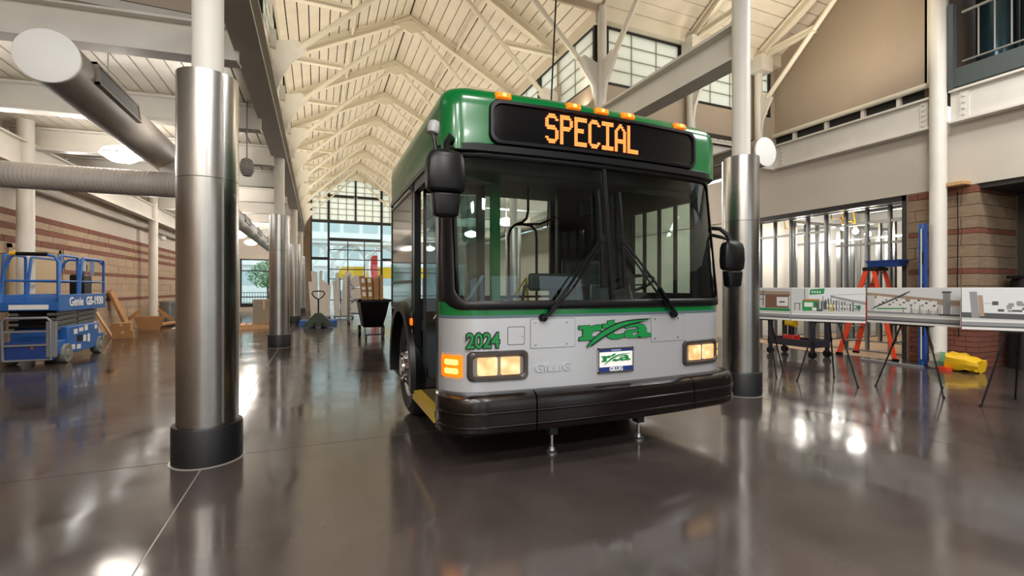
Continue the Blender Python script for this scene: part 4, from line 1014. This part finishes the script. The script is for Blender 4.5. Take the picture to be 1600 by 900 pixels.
# ================================================================ right side props
ld = thing('stepladder', 'orange stepladder with a blue tray on top, standing in the wall opening', 'ladder', (9.66, 5.32, 0), 0)
for x in (-.26, .26):
    tx = x*.62
    MB().bar((x, .50, 0), (tx, .06, 1.66), .035, .075, (0, 1, 0)).build('front_rail', ORA, ld)
    MB().bar((x, -.46, 0), (tx, -.06, 1.62), .03, .06, (0, 1, 0)).build('rear_rail', ORA, ld)
    MB().box(x-.03, x+.03, .44, .54, 0, .05).build('rail_foot', BLACK, ld); MB().box(x-.03, x+.03, -.5, -.42, 0, .05).build('rail_foot', BLACK, ld)
    MB().bar((x*.82, .28, .85), (x*.82, -.27, .85), .012, .02).build('spreader', GALV, ld)
for k in range(1, 6):
    f = k/6; z = 1.66*f; y = .5-.44*f; w = .26*(1-.38*f)
    MB().box(-w, w, y-.04, y+.04, z-.012, z+.012).build('tread', GALV, ld)
for k in (1, 3): f = k/5; MB().box(-.26*(1-.38*f), .26*(1-.38*f), -.46+.4*f-.015, -.46+.4*f+.015, 1.62*f-.012, 1.62*f+.012).build('rear_brace', GALV, ld)
MB().box(-.19, .19, -.12, .12, 1.62, 1.69).build('top_cap', BLACK, ld, bevel=.01)
ty = thing('tray', 'blue plastic tray lying on top of the orange stepladder', 'tray', (9.66, 5.20, 1.692))
m = MB(); m.loft([[(-.15*s, -.36*s, z), (.15*s, -.36*s, z), (.15*s, .20*s, z), (-.15*s, .20*s, z)] for s, z in ((.85, 0), (1, .11), (.95, .11), (.82, .012))]); m.build('tub', BLUED, ty); 
MB().box(-.16, .16, -.375, .215, .10, .118).build('rim', BLUED, ty)
ct = thing('utility_cart', 'dark navy utility cart behind the leftmost boards', 'cart', (8.55, 6.05, 0), .05)
NV = mat('cart_navy', '#23242f', .5)
for z in (.20, .80):
    m = MB(); m.box(-.24, .24, -.44, .44, z, z+.03); m.box(-.25, -.23, -.45, .45, z, z+.13).box(.23, .25, -.45, .45, z, z+.13).box(-.25, .25, -.45, -.43, z, z+.13).box(-.25, .25, .43, .45, z, z+.13); m.build('tray', NV, ct)
for x in (-.22, .22):
    for y in (-.41, .41):
        MB().box(x-.03, x+.03, y-.035, y+.035, .2, .86).build('post', NV, ct)
        w = MB().cyl((x-.02, y, .07), (x+.02, y, .07), .07, n=18).build('wheel', BLACK, ct); MB().box(x-.03, x+.03, y-.025, y+.025, .10, .2).build('wheel_fork', DSTEEL, ct)
dl_ = thing('drill', 'yellow and red power tool standing on the lower tray of the navy cart', 'power tool', (8.50, 6.15, .235))
MB().box(-.10, .10, -.11, .11, 0, .16).build('battery_base', RED, dl_, bevel=.015); MB().cyl((0,0,.16), (0,0,.34), .055, .05, n=14).build('grip', BLACK, dl_)
MB().cyl((0,-.09,.38), (0,.10,.38), .075, .06, n=16).build('motor_head', YEL, dl_); MB().cyl((0,.10,.38), (0,.17,.38), .03, n=10).build('chuck', BLACK, dl_)
lv = thing('spirit_level', 'long blue level standing against the white round column', 'level', (9.40, 4.46, 0), -.4)
MB().box(-.012, .012, -.05, .05, 0, 2.38).build('web', BLUE, lv); 
for y in (-.05, .05): MB().box(-.025, .025, y-.008, y+.008, 0, 2.38).build('flange', BLUED if y < 0 else BLUE, lv)
for z in (.5, 1.15, 1.7): MB().box(-.018, .018, -.035, .035, z, z+.22).build('vial_block', BLACK, lv)
MB().box(-.03, -.026, -.012, .012, .1, 2.3).build('edge_strip', WHT, lv)
bg = thing('plastic_bag', 'yellow plastic bag bundle on the floor before the brick pier', 'bag', (9.32, 3.98, 0), .0)
R = random.Random(5); m = MB(); rings = []
for k in range(9):
    f = k/8; y = .30-.6*f; s = .75+.25*math.sin(PI*min(1, f*1.15)); hh = .15+.12*math.sin(PI*(.25+.6*f))
    sg_ = lambda v: math.copysign(abs(v)**.55, v)
    rings.append([((.17*s+R.uniform(-.02, .02))*sg_(math.cos(a)), y+R.uniform(-.02, .02), max(0, hh*.5+(hh*.5+R.uniform(-.03, .02))*sg_(math.sin(a)))) for a in [2*PI*i/18 for i in range(18)]])
m.loft(rings[3:]).build('yellow_sack', YEL, bg, sharp=25); m2 = MB(); m2.loft(rings[2:4]).build('green_band', mat('bag_green', '#5d8d6b', .5), bg, sharp=25); m3 = MB(); m3.loft(rings[:3]).build('grey_wrap', mat('bag_grey', '#9a968c', .5), bg, sharp=25)
MB().loft([[(-.2+.05*math.cos(a), .06+.09*math.sin(a), z) for a in [2*PI*i/10 for i in range(10)]] for z in (0, .05)]).build('red_tag', ORA, bg)
tag(MB().box(9.0, 9.10, 4.3, 5.2, 0, .03).build('floor_track', GREY), 'grey metal strip lying on the floor left of the yellow bag', 'metal strip')

# ================================================================ ducts, lamps overhead
def duct(x, y0, y1, z, r, label):
    t = thing('duct', label, 'duct', (x, y0, z), kind='structure')
    MB().cyl((0, .02, 0), (0, y1-y0, 0), r, n=40, caps=False).build('pipe', DUCT, t)
    MB().lathe((0, 0, 0), [(r+.004, .03), (r+.004, 0), (r-.01, -.006)], 40, (0, 1, 0)).build('end_cap', WHT, t)
    k = 0; y = .35
    while y < y1-y0-1.5:
        a = .12 if x < 0 else 3.0
        M = Matrix.Translation((0, y, 0)) @ Matrix.Rotation(-a, 4, 'Y')
        f = MB(); f.box(r-.03, r+.022, 0, 1.25, -.115, -.09, M).box(r-.03, r+.022, 0, 1.25, .09, .115, M).box(r-.03, r+.022, 0, .03, -.115, .115, M).box(r-.03, r+.022, 1.22, 1.25, -.115, .115, M)
        g = f.build('grille_frame', DUCT, t); MB().box(r-.02, r+.010, .03, 1.22, -.09, .09, M).build('grille', mat('grille_grey', '#56554f', .5), g)
        y += 3.6
    y = 1.4
    while y < y1-y0:
        MB().cyl((0, y, r), (0, y, 4.42-z), .006, n=6).build('hanger', GREYW, t); y += 3.2
duct(-2.38, 5.78, 28.4, 3.52, .25, 'large painted round duct hanging along the left aisle')
duct(6.98, 5.5, 28.4, 3.60, .24, 'painted round duct with a white end cap at right of the bus')
fx = thing('flexible_duct', 'ribbed flexible duct crossing the left aisle behind the nearest column', 'duct', (-5.25, 9.42, 3.02), kind='structure')
prof = []; z = 0
L = math.hypot(3.2, .42)
while z < L:
    prof += [(.185, z), (.20, z+.014), (.20, z+.03), (.185, z+.044)]; z += .055
MB().lathe((0,0,0), prof, 28, (3.2, -.42, -.06)).build('hose', FLEX, fx, sharp=60)
MB().tube([(3.1, -.41, -.05), (3.25, -.36, 0), (3.2, -.2, .15), (2.98, -.1, .3)], .19, 20).build('elbow', FLEX, fx)
pt = None
def pendant(x, y, label):
    t = thing('pendant_lamp', label, 'lamp', (x, y, 3.55), group='dome lamps under the aisle decks')
    MB().lathe((0,0,0), [(.02, -.13), (.16, -.10), (.27, -.02), (.30, .0), (.24, .08), (.12, .13), (.05, .15)], 28).build('glowing_dome', mat('lamp_glow', '#ffffff', .4, emit='#fff4e8', es=60), t)
    MB().lathe((0,0,0), [(.306, -.012), (.306, .008)], 28).build('rim', WHT, t); MB().cyl((0,0,.15), (0,0,.85), .012, n=8).build('stem', WHT, t)
for k, y in enumerate((9.76, 14.6, 18.5, 22.6, 26.2)):
    pendant(-3.05, y, ['bright dome lamp nearest the flexible duct in the left aisle', 'second dome lamp down the left aisle', 'third dome lamp down the left aisle', 'fourth dome lamp down the left aisle', 'farthest dome lamp in the left aisle'][k])
for k, y in enumerate((10.2, 14.6, 18.5, 22.6, 26.2)):
    pendant(5.95 if k else 8.0, y, ['nearest dome lamp in the right aisle behind the steel-clad column', 'dome lamp in the right aisle seen through the windshield', 'third dome lamp down the right aisle', 'fourth dome lamp down the right aisle', 'farthest dome lamp in the right aisle'][k])
ln = thing('hanging_lantern', 'small grey ribbed lantern hanging unlit by the nearest left column', 'lantern', (-1.07, 8.7, 3.28))
prof = [(.03, -.14)]
for k in range(9): 
    z = -.13+.03*k; r = .10*math.sqrt(max(.1, 1-((z)/.17)**2)); prof += [(r, z), (r+.008, z+.012), (r, z+.024)]
MB().lathe((0,0,0), prof+[(.03, .16)], 20).build('shade', mat('lantern_grey', '#8c8983', .5), ln); MB().cyl((0,0,.15), (0,0,1.1), .01, n=8).build('stem', GREY, ln)
tag(MB().tube([(3.15, 6.1, 2.2), (3.18, 6.1, 3.5), (3.27, 6.07, 5.5), (3.36, 6.05, 7.5)], .012, 6).build('power_cable', BLACK), 'black power cable dropping from the roof behind the bus', 'cable')
sc = thing('security_camera', 'small white dome camera on the left wall beyond the second post', 'camera', (XL+.02, 19.8, 3.1))
MB().cyl((0,0,.05), (.28, 0, .02), .02, n=8).build('arm', WHT, sc); MB().lathe((.3, 0, -.06), [(.02, -.06), (.08, -.04), (.10, 0), (.10, .06), (.06, .09)], 16).build('dome', WHT, sc)

# ================================================================ scissor lift
sl_ = thing('scissor_lift', 'blue scissor lift with guard rails by the left wall', 'lift', (-4.42, 11.12, 0))
m = MB(); m.box(-.36, .36, -.9, .9, .16, .40).box(-.385, .385, -.62, .60, .14, .62); m.build('chassis', BLUE, sl_, bevel=.015)
for x in (-.34, .34):
    for y in (-.66, .66):
        w = MB().lathe((x, y, .165), [(.06, -.06), (.155, -.065), (.165, -.05), (.165, .05), (.155, .065), (.06, .06), (.05, .03)], 26, (1 if x > 0 else -1, 0, 0)).build('wheel', mat('wheel_grey', '#77756f', .6), sl_)
        MB().lathe((x+(.05 if x > 0 else -.05), y, .165), [(.09, 0), (.06, .025)], 16, (1 if x > 0 else -1, 0, 0)).build('hub', GREY, w)
WS = mat('sticker_white', '#e6e6e2', .5)
for k, (y, z, w, h) in enumerate(((-.42, .47, .13, .09), (-.22, .50, .16, .07), (.0, .50, .12, .10), (-.05, .30, .10, .12), (.12, .28, .09, .15), (-.5, .20, .12, .09), (-.3, .19, .14, .08), (.42, .50, .10, .08))):
    MB().box(.385, .389, y, y+w, z, z+h).build('sticker', WS, sl_)
MB().box(.385, .389, -.30, -.1, .32, .44).build('danger_sticker', BLACK, sl_)
GB = mat('scissor_grey', '#6e6d69', .5, .4)
for k in range(4):
    z = .60+.085*k
    for x in (-.26, .26):
        MB().bar((x, -.82, z), (x, .82, z+.075), .05, .065).build('scissor_arm', GB, sl_); MB().bar((x*.8, -.82, z+.075), (x*.8, .82, z), .05, .065).build('scissor_arm', GB, sl_)
    MB().cyl((-.3, -.8, z+.04), (.3, -.8, z+.04), .03, n=10).build('pivot_pin', BLACK, sl_); MB().cyl((-.3, 0, z+.04), (.3, 0, z+.04), .03, n=10).build('pivot_pin', GB, sl_)
m = MB(); m.box(-.38, .38, -.92, .92, .95, 1.01).box(.355, .385, -.92, .92, .90, 1.19).box(-.385, -.355, -.92, .92, .90, 1.19).box(-.38, .38, -.935, -.905, .92, 1.06).box(-.38, .38, .905, .935, .92, 1.10)
m.build('platform', BLUE, sl_, bevel=.006)
MB().box(-.25, .25, -.942, -.936, .94, 1.02).build('front_sticker', WS, sl_)
text('maker_word', 'Genie', .22, WHT, sl_, (.388, -.32, 1.05), (PI/2, 0, PI/2), .001, .005); text('model_word', 'GS-1930', .21, WHT, sl_, (.388, .43, 1.05), (PI/2, 0, PI/2), .001, .009)
rt = lambda pts: MB().tube(pts, .022, 10)
def hoop(x, y0, y1, slant):
    P = [(x, y0, 1.0), (x, y0+slant*.4, 1.45), (x, y0+slant, 1.80)]+[(x, y0+slant+.06*(1-math.cos(a))+.0, 1.80+.06*math.sin(a)) for a in (.5, 1.0, 1.57)]
    P += [(x, y1-.06+.06*math.sin(a), 1.80+.06*math.cos(a)) for a in (0, .5, 1.0, 1.57)]+[(x, y1, 1.0)]
    return P
for x in (-.36, .36):
    rt(hoop(x, -.16, .90, .12)).build('guard_rail', BLUE, sl_); rt(hoop(x, -.90, -.2, .08)).build('guard_rail', BLUE, sl_)
    MB().cyl((x, -.88, 1.42), (x, .9, 1.42), .016, n=8).build('mid_rail', BLUE, sl_)
for y in (-.88, .9):
    P = [(-.36, y, 1.0), (-.33, y, 1.6), (-.26, y, 1.80), (-.2, y, 1.86), (.2, y, 1.86), (.30, y, 1.84), (.36, y, 1.75), (.36, y, 1.0)]
    rt(P).build('end_rail', BLUE, sl_); MB().cyl((-.35, y, 1.42), (.35, y, 1.42), .018, n=8).build('mid_rail', BLUE, sl_)
m = MB(); m.cyl((-.18, -.88, 1.87), (.22, -.88, 1.87), .032, n=12); pd = m.build('rail_padding', BLACK, sl_); MB().cyl((-.26, -.88, 1.87), (-.18, -.88, 1.87), .034, n=12).build('padding_end', YEL, sl_)
MB().box(.12, .34, .10, .44, 1.15, 1.55).build('control_box', BLACK, sl_, bevel=.02); 
for y in (.17, .37): MB().box(.2, .24, y-.02, y+.02, 1.5, 1.86).build('box_bracket', BLUE, sl_)
MB().box(.2, .3, .2, .36, 1.64, 1.76).build('joystick_unit', BLACK, sl_, bevel=.01); MB().box(.345, .35, -.02, .16, 1.62, 1.82).build('manual_pouch', mat('pouch_grey', '#a8adb2', .4), sl_); MB().box(.345, .35, .34, .5, 1.56, 1.84).build('blue_pouch', mat('pouch_blue', '#5877a8', .5), sl_)
# front steps of the lift
lp = thing('front_ladder', None, None); lp.parent = sl_; lp.location = (0, -.98, 0)
MB().tube([(-.30, 0, .10), (-.30, -.02, .75), (-.26, -.02, .80), (.26, -.02, .80), (.30, -.02, .75), (.30, 0, .10), (-.28, 0, .10)], .022, 8).build('ladder_frame', GREY, lp)
for z in (.35, .58): MB().box(-.29, .29, -.03, .03, z-.015, z+.015).build('step', GREY, lp)
MB().box(.24, .36, -.01, .06, .14, .74).build('side_plate', GREY, lp)
MB().lathe((.05, .04, .30), [(.03, 0), (.02, -.02)], 12, (0, 1, 0)).build('warning_lamp', AMBER, lp)
MB().box(-.34, .34, .02, .07, .10, .40).build('front_panel', BLUED, lp)

# ================================================================ things along the left wall and down the nave
def plank(name, label, cat, p0, p1, w, t_, m):
    tag(MB().bar(p0, p1, t_, w, (0, 1, 0)).build(name, m, bevel=.004), label, cat)
plank('wood_panel', 'long wrapped wood panel leaning on the striped wall behind the boxes', 'panel', (-4.95, 16.5, .02), (-5.29, 16.1, 1.22), .30, .07, CARD)
plank('wood_panel', 'narrow wood board leaning on the wall just right of the blue lift', 'panel', (-4.98, 14.7, .02), (-5.29, 14.2, 1.20), .14, .05, WOOD)
plank('wood_panel', 'short wood board leaning beside the narrow board by the lift', 'panel', (-4.98, 15.25, .02), (-5.29, 15.1, .75), .12, .04, WOOD)
def carton(label, loc, rz, w, d, h, m=CARD):
    t = thing('cardboard_box', label, 'box', loc, rz, 'cartons on the floor')
    MB().box(-w/2, w/2, -d/2, d/2, 0, h).build('carton', m, t, bevel=.006)
    MB().box(-.03, .03, -d/2-.002, d/2+.002, h*.6, h+.002).build('tape', mat('packing_tape', '#c2a57c', .3), t)
    MB().box(-w/2+.01, w/2-.01, -d/2+.005, -.004, h, h+.006).build('flap', m, t); MB().box(-w/2+.01, w/2-.01, .004, d/2-.005, h, h+.006).build('flap', m, t)
carton('lower brown carton of the small stack beside the blue lift', (-4.62, 14.9, 0), .2, .42, .36, .20); carton('upper brown carton of the small stack beside the blue lift', (-4.64, 14.9, .207), .1, .38, .34, .19)
ob = thing('open_carton', 'open flared carton before the leaning wrapped panel', 'box', (-4.75, 17.4, 0), .1)
m = MB(); m.loft([[(-w, -d, z), (w, -d, z), (w, d, z), (-w, d, z)] for w, d, z in ((.22, .16, 0), (.36, .25, .42), (.35, .24, .42), (.21, .15, .02))]); m.build('body', CARD, ob)
for s in (-1, 1): MB().bar((s*.36, 0, .42), (s*.43, 0, .50), .48, .008, (0, 1, 0)).build('flap', CARD, ob)
tag(MB().cyl((-4.75, 18.4, .09), (-4.35, 19.3, .12), .07, n=12).build('cardboard_tube', CARD), 'cardboard tube lying before the waste bins', 'tube')
m = MB(); R = random.Random(9)
m.loft([[((.30-.08*k)*math.cos(a)*(1+.2*R.random()), (.26-.07*k)*math.sin(a)*(1+.2*R.random()), .03*k+.02*R.random()*k) for a in [2*PI*i/12 for i in range(12)]] for k in range(4)]).build
pw = thing('plastic_wrap', 'crumpled clear plastic wrap on the floor by the open carton', 'wrap', (-4.0, 17.9, 0)); m.build('sheet', mat('wrap_white', '#c9c6c0', .25), pw)
def bin_(label, x, y, m_, lid):
    t = thing('waste_bin', label, 'bin', (x, y, 0))
    MB().lathe((0,0,0), [(.24, 0), (.27, .02), (.29, .8), (.30, .82)], 28).build('drum', m_, t)
    MB().lathe((0,0,0), [(.305, .80), (.305, .84), (.20, .86)], 28).build('lid', lid, t)
    for s in (-1, 1): MB().box(s*.29-.02, s*.29+.02, -.06, .06, .62, .68).build('handle', lid, t)
bin_('shiny steel waste bin by the second wall post', -4.72, 19.35, GALV, GALV); bin_('black waste bin beside the steel bin', -4.30, 20.0, BLACK, BLACK)
# pallet jack
pj = thing('pallet_jack', 'green pallet jack with upright handle parked before the white panels', 'pallet jack', (.03, 16.3, 0), 0)
PJG = mat('jack_green', '#39453a', .5)
for s in (-1, 1): MB().box(s*.19-.08, s*.19+.08, .15, 1.25, .06, .12).build('fork', PJG, pj)
m = MB(); m.prism([(-.45, -.1, .03), (.45, -.1, .03), (.45, -.1, .10), (.10, -.1, .48), (-.10, -.1, .48), (-.45, -.1, .10)], (0, .22, 0)); m.build('body', PJG, pj)
MB().cyl((0, -.06, .40), (0, -.16, .95), .025, n=10).build('handle_shaft', BLACK, pj)
MB().tube([(0, -.16, .93), (-.13, -.165, 1.02), (-.19, -.17, 1.12), (-.15, -.175, 1.19), (0, -.18, 1.20), (.15, -.175, 1.19), (.19, -.17, 1.12), (.13, -.165, 1.02), (0, -.16, .93)], .02, 8).build('handle_loop', BLACK, pj)
for s in (-1, 1): MB().cyl((s*.12-.03, -.12, .09), (s*.12+.03, -.12, .09), .09, n=16).build('wheel', BLACK, pj)
def pallet(name, label, loc, rz, w, d, m_, h=.14):
    t = thing(name, label, 'pallet', loc, rz)
    for k in range(6): x = -w/2+(k+.5)*w/6; MB().box(x-w/15, x+w/15, -d/2, d/2, h-.02, h).build('slat', m_, t)
    for k in range(3): y = -d/2+.06+(d-.12)*k/2; MB().box(-w/2, w/2, y-.05, y+.05, .0, h-.02).build('runner', m_, t)
    return t
pallet('plastic_pallet', 'bright blue plastic pallet behind the pallet jack', (.03, 18.15, 0), 0, 1.25, 1.0, BLUE)
pallet('wooden_pallet', 'wooden pallet with a box on it behind the second steel-clad column', (-1.75, 17.1, 0), .1, 1.1, 1.0, WOOD)
carton('tall grey-brown carton standing on the wooden pallet', (-1.62, 17.1, .142), .1, .62, .5, .78, mat('grey_card', '#8d8274', .8))
carton('tan carton near the third steel-clad column', (-1.05, 19.4, 0), .2, .4, .4, .3)
# wrapped white panels standing in two leaning stacks
WP = mat('white_panel', '#d7d2ca', .55, noise=(3, .05))
for g, (cx, lab) in enumerate(((.12, 'left'), (1.05, 'right'))):
    t = thing('panel_rack', '%s stack of tall white panels before the gable window' % lab, 'panel stack', (cx, 21.2, 0), group='stacks of white panels')
    hs = [1.45, 1.9, 1.86, 1.92, 1.5, 1.42, 1.3] if g == 0 else [1.5, 1.85, .0, 1.75, 1.9, 1.82, 1.45]
    for k, h in enumerate(hs):
        if h == 0: continue
        x = -.36+.115*k; ln = (-.10 if k < 3 else .06)*h/1.9 if g == 0 else (-.03 if k < 2 else .10)
        MB().bar((x*.85, 0, .10), (x+ln*.6, .1, .1+h), .118, .5, (0, 1, 0)).build('panel', WP, t)
    MB().box(-.42, .42, -.3, .3, .05, .10).build('dolly', GREY, t)
    for s in (-1, 1):
        for y in (-.22, .22): MB().cyl((s*.36-.02, y, .03), (s*.36+.02, y, .03), .03, n=10).build('wheel', BLACK, t)
    if g: MB().tube([(-.12, 0, .1), (-.10, .05, 1.2)], .02, 6).build('strap', BLACK, t)
tc = thing('tilt_cart', 'black plastic tilt cart loaded with tall cartons beside the bus', 'cart', (1.33, 12.6, 0))
m = MB(); m.loft([[(-w, y0, z), (w, y0, z), (w, y1, z), (-w, y1, z)] for w, y0, y1, z in ((.24, -.2, .5, .28), (.30, -.5, .55, .62), (.36, -.62, .6, .98), (.33, -.58, .56, .98), (.22, -.16, .45, .34))]); m.build('hopper', BLACK, tc, bevel=.01)
m = MB(); m.box(-.40, .40, -.65, -.58, .95, 1.01).box(-.40, .40, .58, .64, .95, 1.01).box(-.40, -.34, -.65, .64, .95, 1.01).box(.34, .40, -.65, .64, .95, 1.01); m.build('rim', BLACK, tc)
MB().tube([(-.22, -.45, .28), (-.22, -.5, .12), (.22, -.5, .12), (.22, -.45, .28)], .018, 8).build('frame', DSTEEL, tc)
for s in (-1, 1):
    MB().cyl((s*.30-.03, .25, .16), (s*.30+.03, .25, .16), .16, n=20).build('wheel', BLACK, tc); MB().cyl((s*.2-.02, -.46, .06), (s*.2+.02, -.46, .06), .06, n=14).build('caster', DSTEEL, tc)
for k, (x, w, tl, h) in enumerate(((-.17, .135, .09, .98), (-.03, .13, .07, .94), (.105, .125, .04, .92), (.215, .085, .0, 1.0))):
    t = thing('tall_carton', ['leftmost tall carton with white labels in the black cart', 'second tall carton with a label strip in the black cart', 'third plain tall carton in the black cart', 'rightmost narrow tall carton in the black cart'][k], 'box', (x+1.33, 12.55, .64), 0, 'tall cartons in the cart')
    o = MB().box(-w/2, w/2, -.12, .14, 0, h).build('carton', CARD, t, bevel=.005); t.rotation_euler = (0, -tl, 0)
    if k < 2:
        for q, z in enumerate((.80, .62, .45)[:3 if k == 0 else 3]): MB().box(-w*.3, w*.25, -.123, -.12, z, z+(.11 if q != 1 else .07)).build('paper_label', WS, t)
rk = thing('roll_rack', 'rack of white rolled sheets between the panels and the black cart', 'rack', (1.55, 17.8, 0))
for k in range(3): MB().lathe((-.25, 0, .62+.46*k), [(.06, -.5), (.21, -.5), (.21, .5), (.06, .5)], 20, (0, 1, 0)).build('roll', WP, rk)
for x in (-.5, .5):
    for y in (-.4, .4): MB().box(x-.025, x+.025, y-.025, y+.025, .1, 1.75).build('post', GREY, rk)
for z in (.38, .85, 1.31): MB().box(-.5, .5, -.42, .42, z-.03, z).build('shelf', GREY, rk)
for x in (-.5, .5):
    for y in (-.4, .4): MB().cyl((x-.02, y, .05), (x+.02, y, .05), .05, n=12).build('wheel', BLACK, rk)

# ================================================================ outside the gable window
tag(MB().box(-40, 45, YF+.3, 80, -.2, -.02).build('ground_outside', mat('street_concrete', '#a9a9a5', .8, noise=(1, .06))), 'pale concrete street outside the windows', 'street', kind='structure')
ob = thing('building', 'pale grey building with window bands across the street', 'building', (0, 48, 0))
OB = mat('outside_pale', '#e0e7e6', .8); OW = mat('outside_window', '#b3c6ca', .4)
MB().box(-30, 34, 0, 6, 0, 9).build('facade', OB, ob)
for z in (1.6, 4.2, 6.8):
    for k in range(20): MB().box(-12+1.8*k, -10.6+1.8*k, -.06, 0, z, z+1.3).build('window', OW, ob)
for z in (3.4, 6.0): MB().box(-30, 34, -.4, 0, z, z+.25).build('ledge', mat('outside_white', '#e4e8e8', .6), ob)
ar = thing('canopy_structure', 'white curved tube canopy outside the gable window', 'canopy', (2, 38, 0))
OWH = MATS['outside_white']
for k in range(3):
    cx = -2.2+2.6*k; MB().tube([(cx+1.5*math.cos(a), k*.5, 2.0+2.6*math.sin(a)) for a in [PI*i/16 for i in range(17)]], .11, 8).build('arch', OWH, ar)
    MB().cyl((cx-1.5, k*.5, 0), (cx-1.5, k*.5, 2.0), .11, n=8).build('post', OWH, ar)
MB().box(-6, 7, -.5, 1.6, 4.7, 4.85).build('roof_panel', OWH, ar)
for k in range(2): MB().bar((-3.5+2*k, 0, 1.2), (-1.2+2*k, 0, 4.6), .14, .14).build('brace', OWH, ar)
yw = tag(MB().box(1.6, 9, 40, 42, 2.15, 3.05).build('yellow_awning', mat('awning_yellow', '#f0c321', .6)), 'long yellow awning outside beyond the gable window', 'awning')
for x in (1.75, 8.8): MB().box(x-.06, x+.06, 41.5, 41.62, -.02, 2.16).build('post', GREY, yw)
tag(MB().box(4.1, 4.62, 39.75, 39.95, 0, 4.0).build('red_pylon', mat('pylon_red', '#d8352a', .5)), 'red pylon sign outside before the yellow awning', 'pylon')
rl = thing('street_railing', 'black street railing outside the left aisle window', 'railing', (-3, 32.5, 0))
MB().box(-4, 3, -.02, .02, 1.0, 1.04).build('top_rail', BLACKF, rl); MB().box(-4, 3, -.02, .02, .12, .16).build('bottom_rail', BLACKF, rl)
b0 = MB().box(-.01, .01, -.01, .01, .0, 1.0).build('baluster', BLACKF, rl, loc=(-4, 0, 0))
for k in range(1, 47): share(b0, 'baluster', rl, (-4+.15*k, 0, 0))
te = thing('tree', 'small leafy street tree outside the left aisle window', 'tree', (-3.05, 34.5, 0))
m = MB(); m.tube([(0,0,0), (.03, 0, .8), (0, .05, 1.5), (.05, 0, 2.4)], .06, 8).tube([(0, 0, 1.2), (.4, 0, 1.9), (.8, .1, 2.2)], .03, 6).tube([(0, 0, 1.3), (-.4, .1, 2.0), (-.8, 0, 2.3)], .03, 6); m.build('trunk', mat('bark', '#5d4c3c', .9), te)
m = MB(); R = random.Random(4)
for k in range(1500):
    a = R.random()*2*PI; rr_ = R.random()**.5; z = R.random()
    c = Vector((1.25*rr_*math.cos(a)*math.sin(PI*(.15+.75*z)), 1.0*rr_*math.sin(a), 1.35+1.7*z))
    u = Vector((R.uniform(-1,1), R.uniform(-1,1), R.uniform(-1,1))).normalized()*.07; v = Vector((R.uniform(-1,1), R.uniform(-1,1), R.uniform(-1,1))).normalized()*.05
    m.add([c-u, c+v, c+u, c-v], [(0,1,2,3)])
tag(m.build('foliage', mat('leaf_green', '#4e8a4a', .6, noise=(3, .2)), te), kind='stuff')
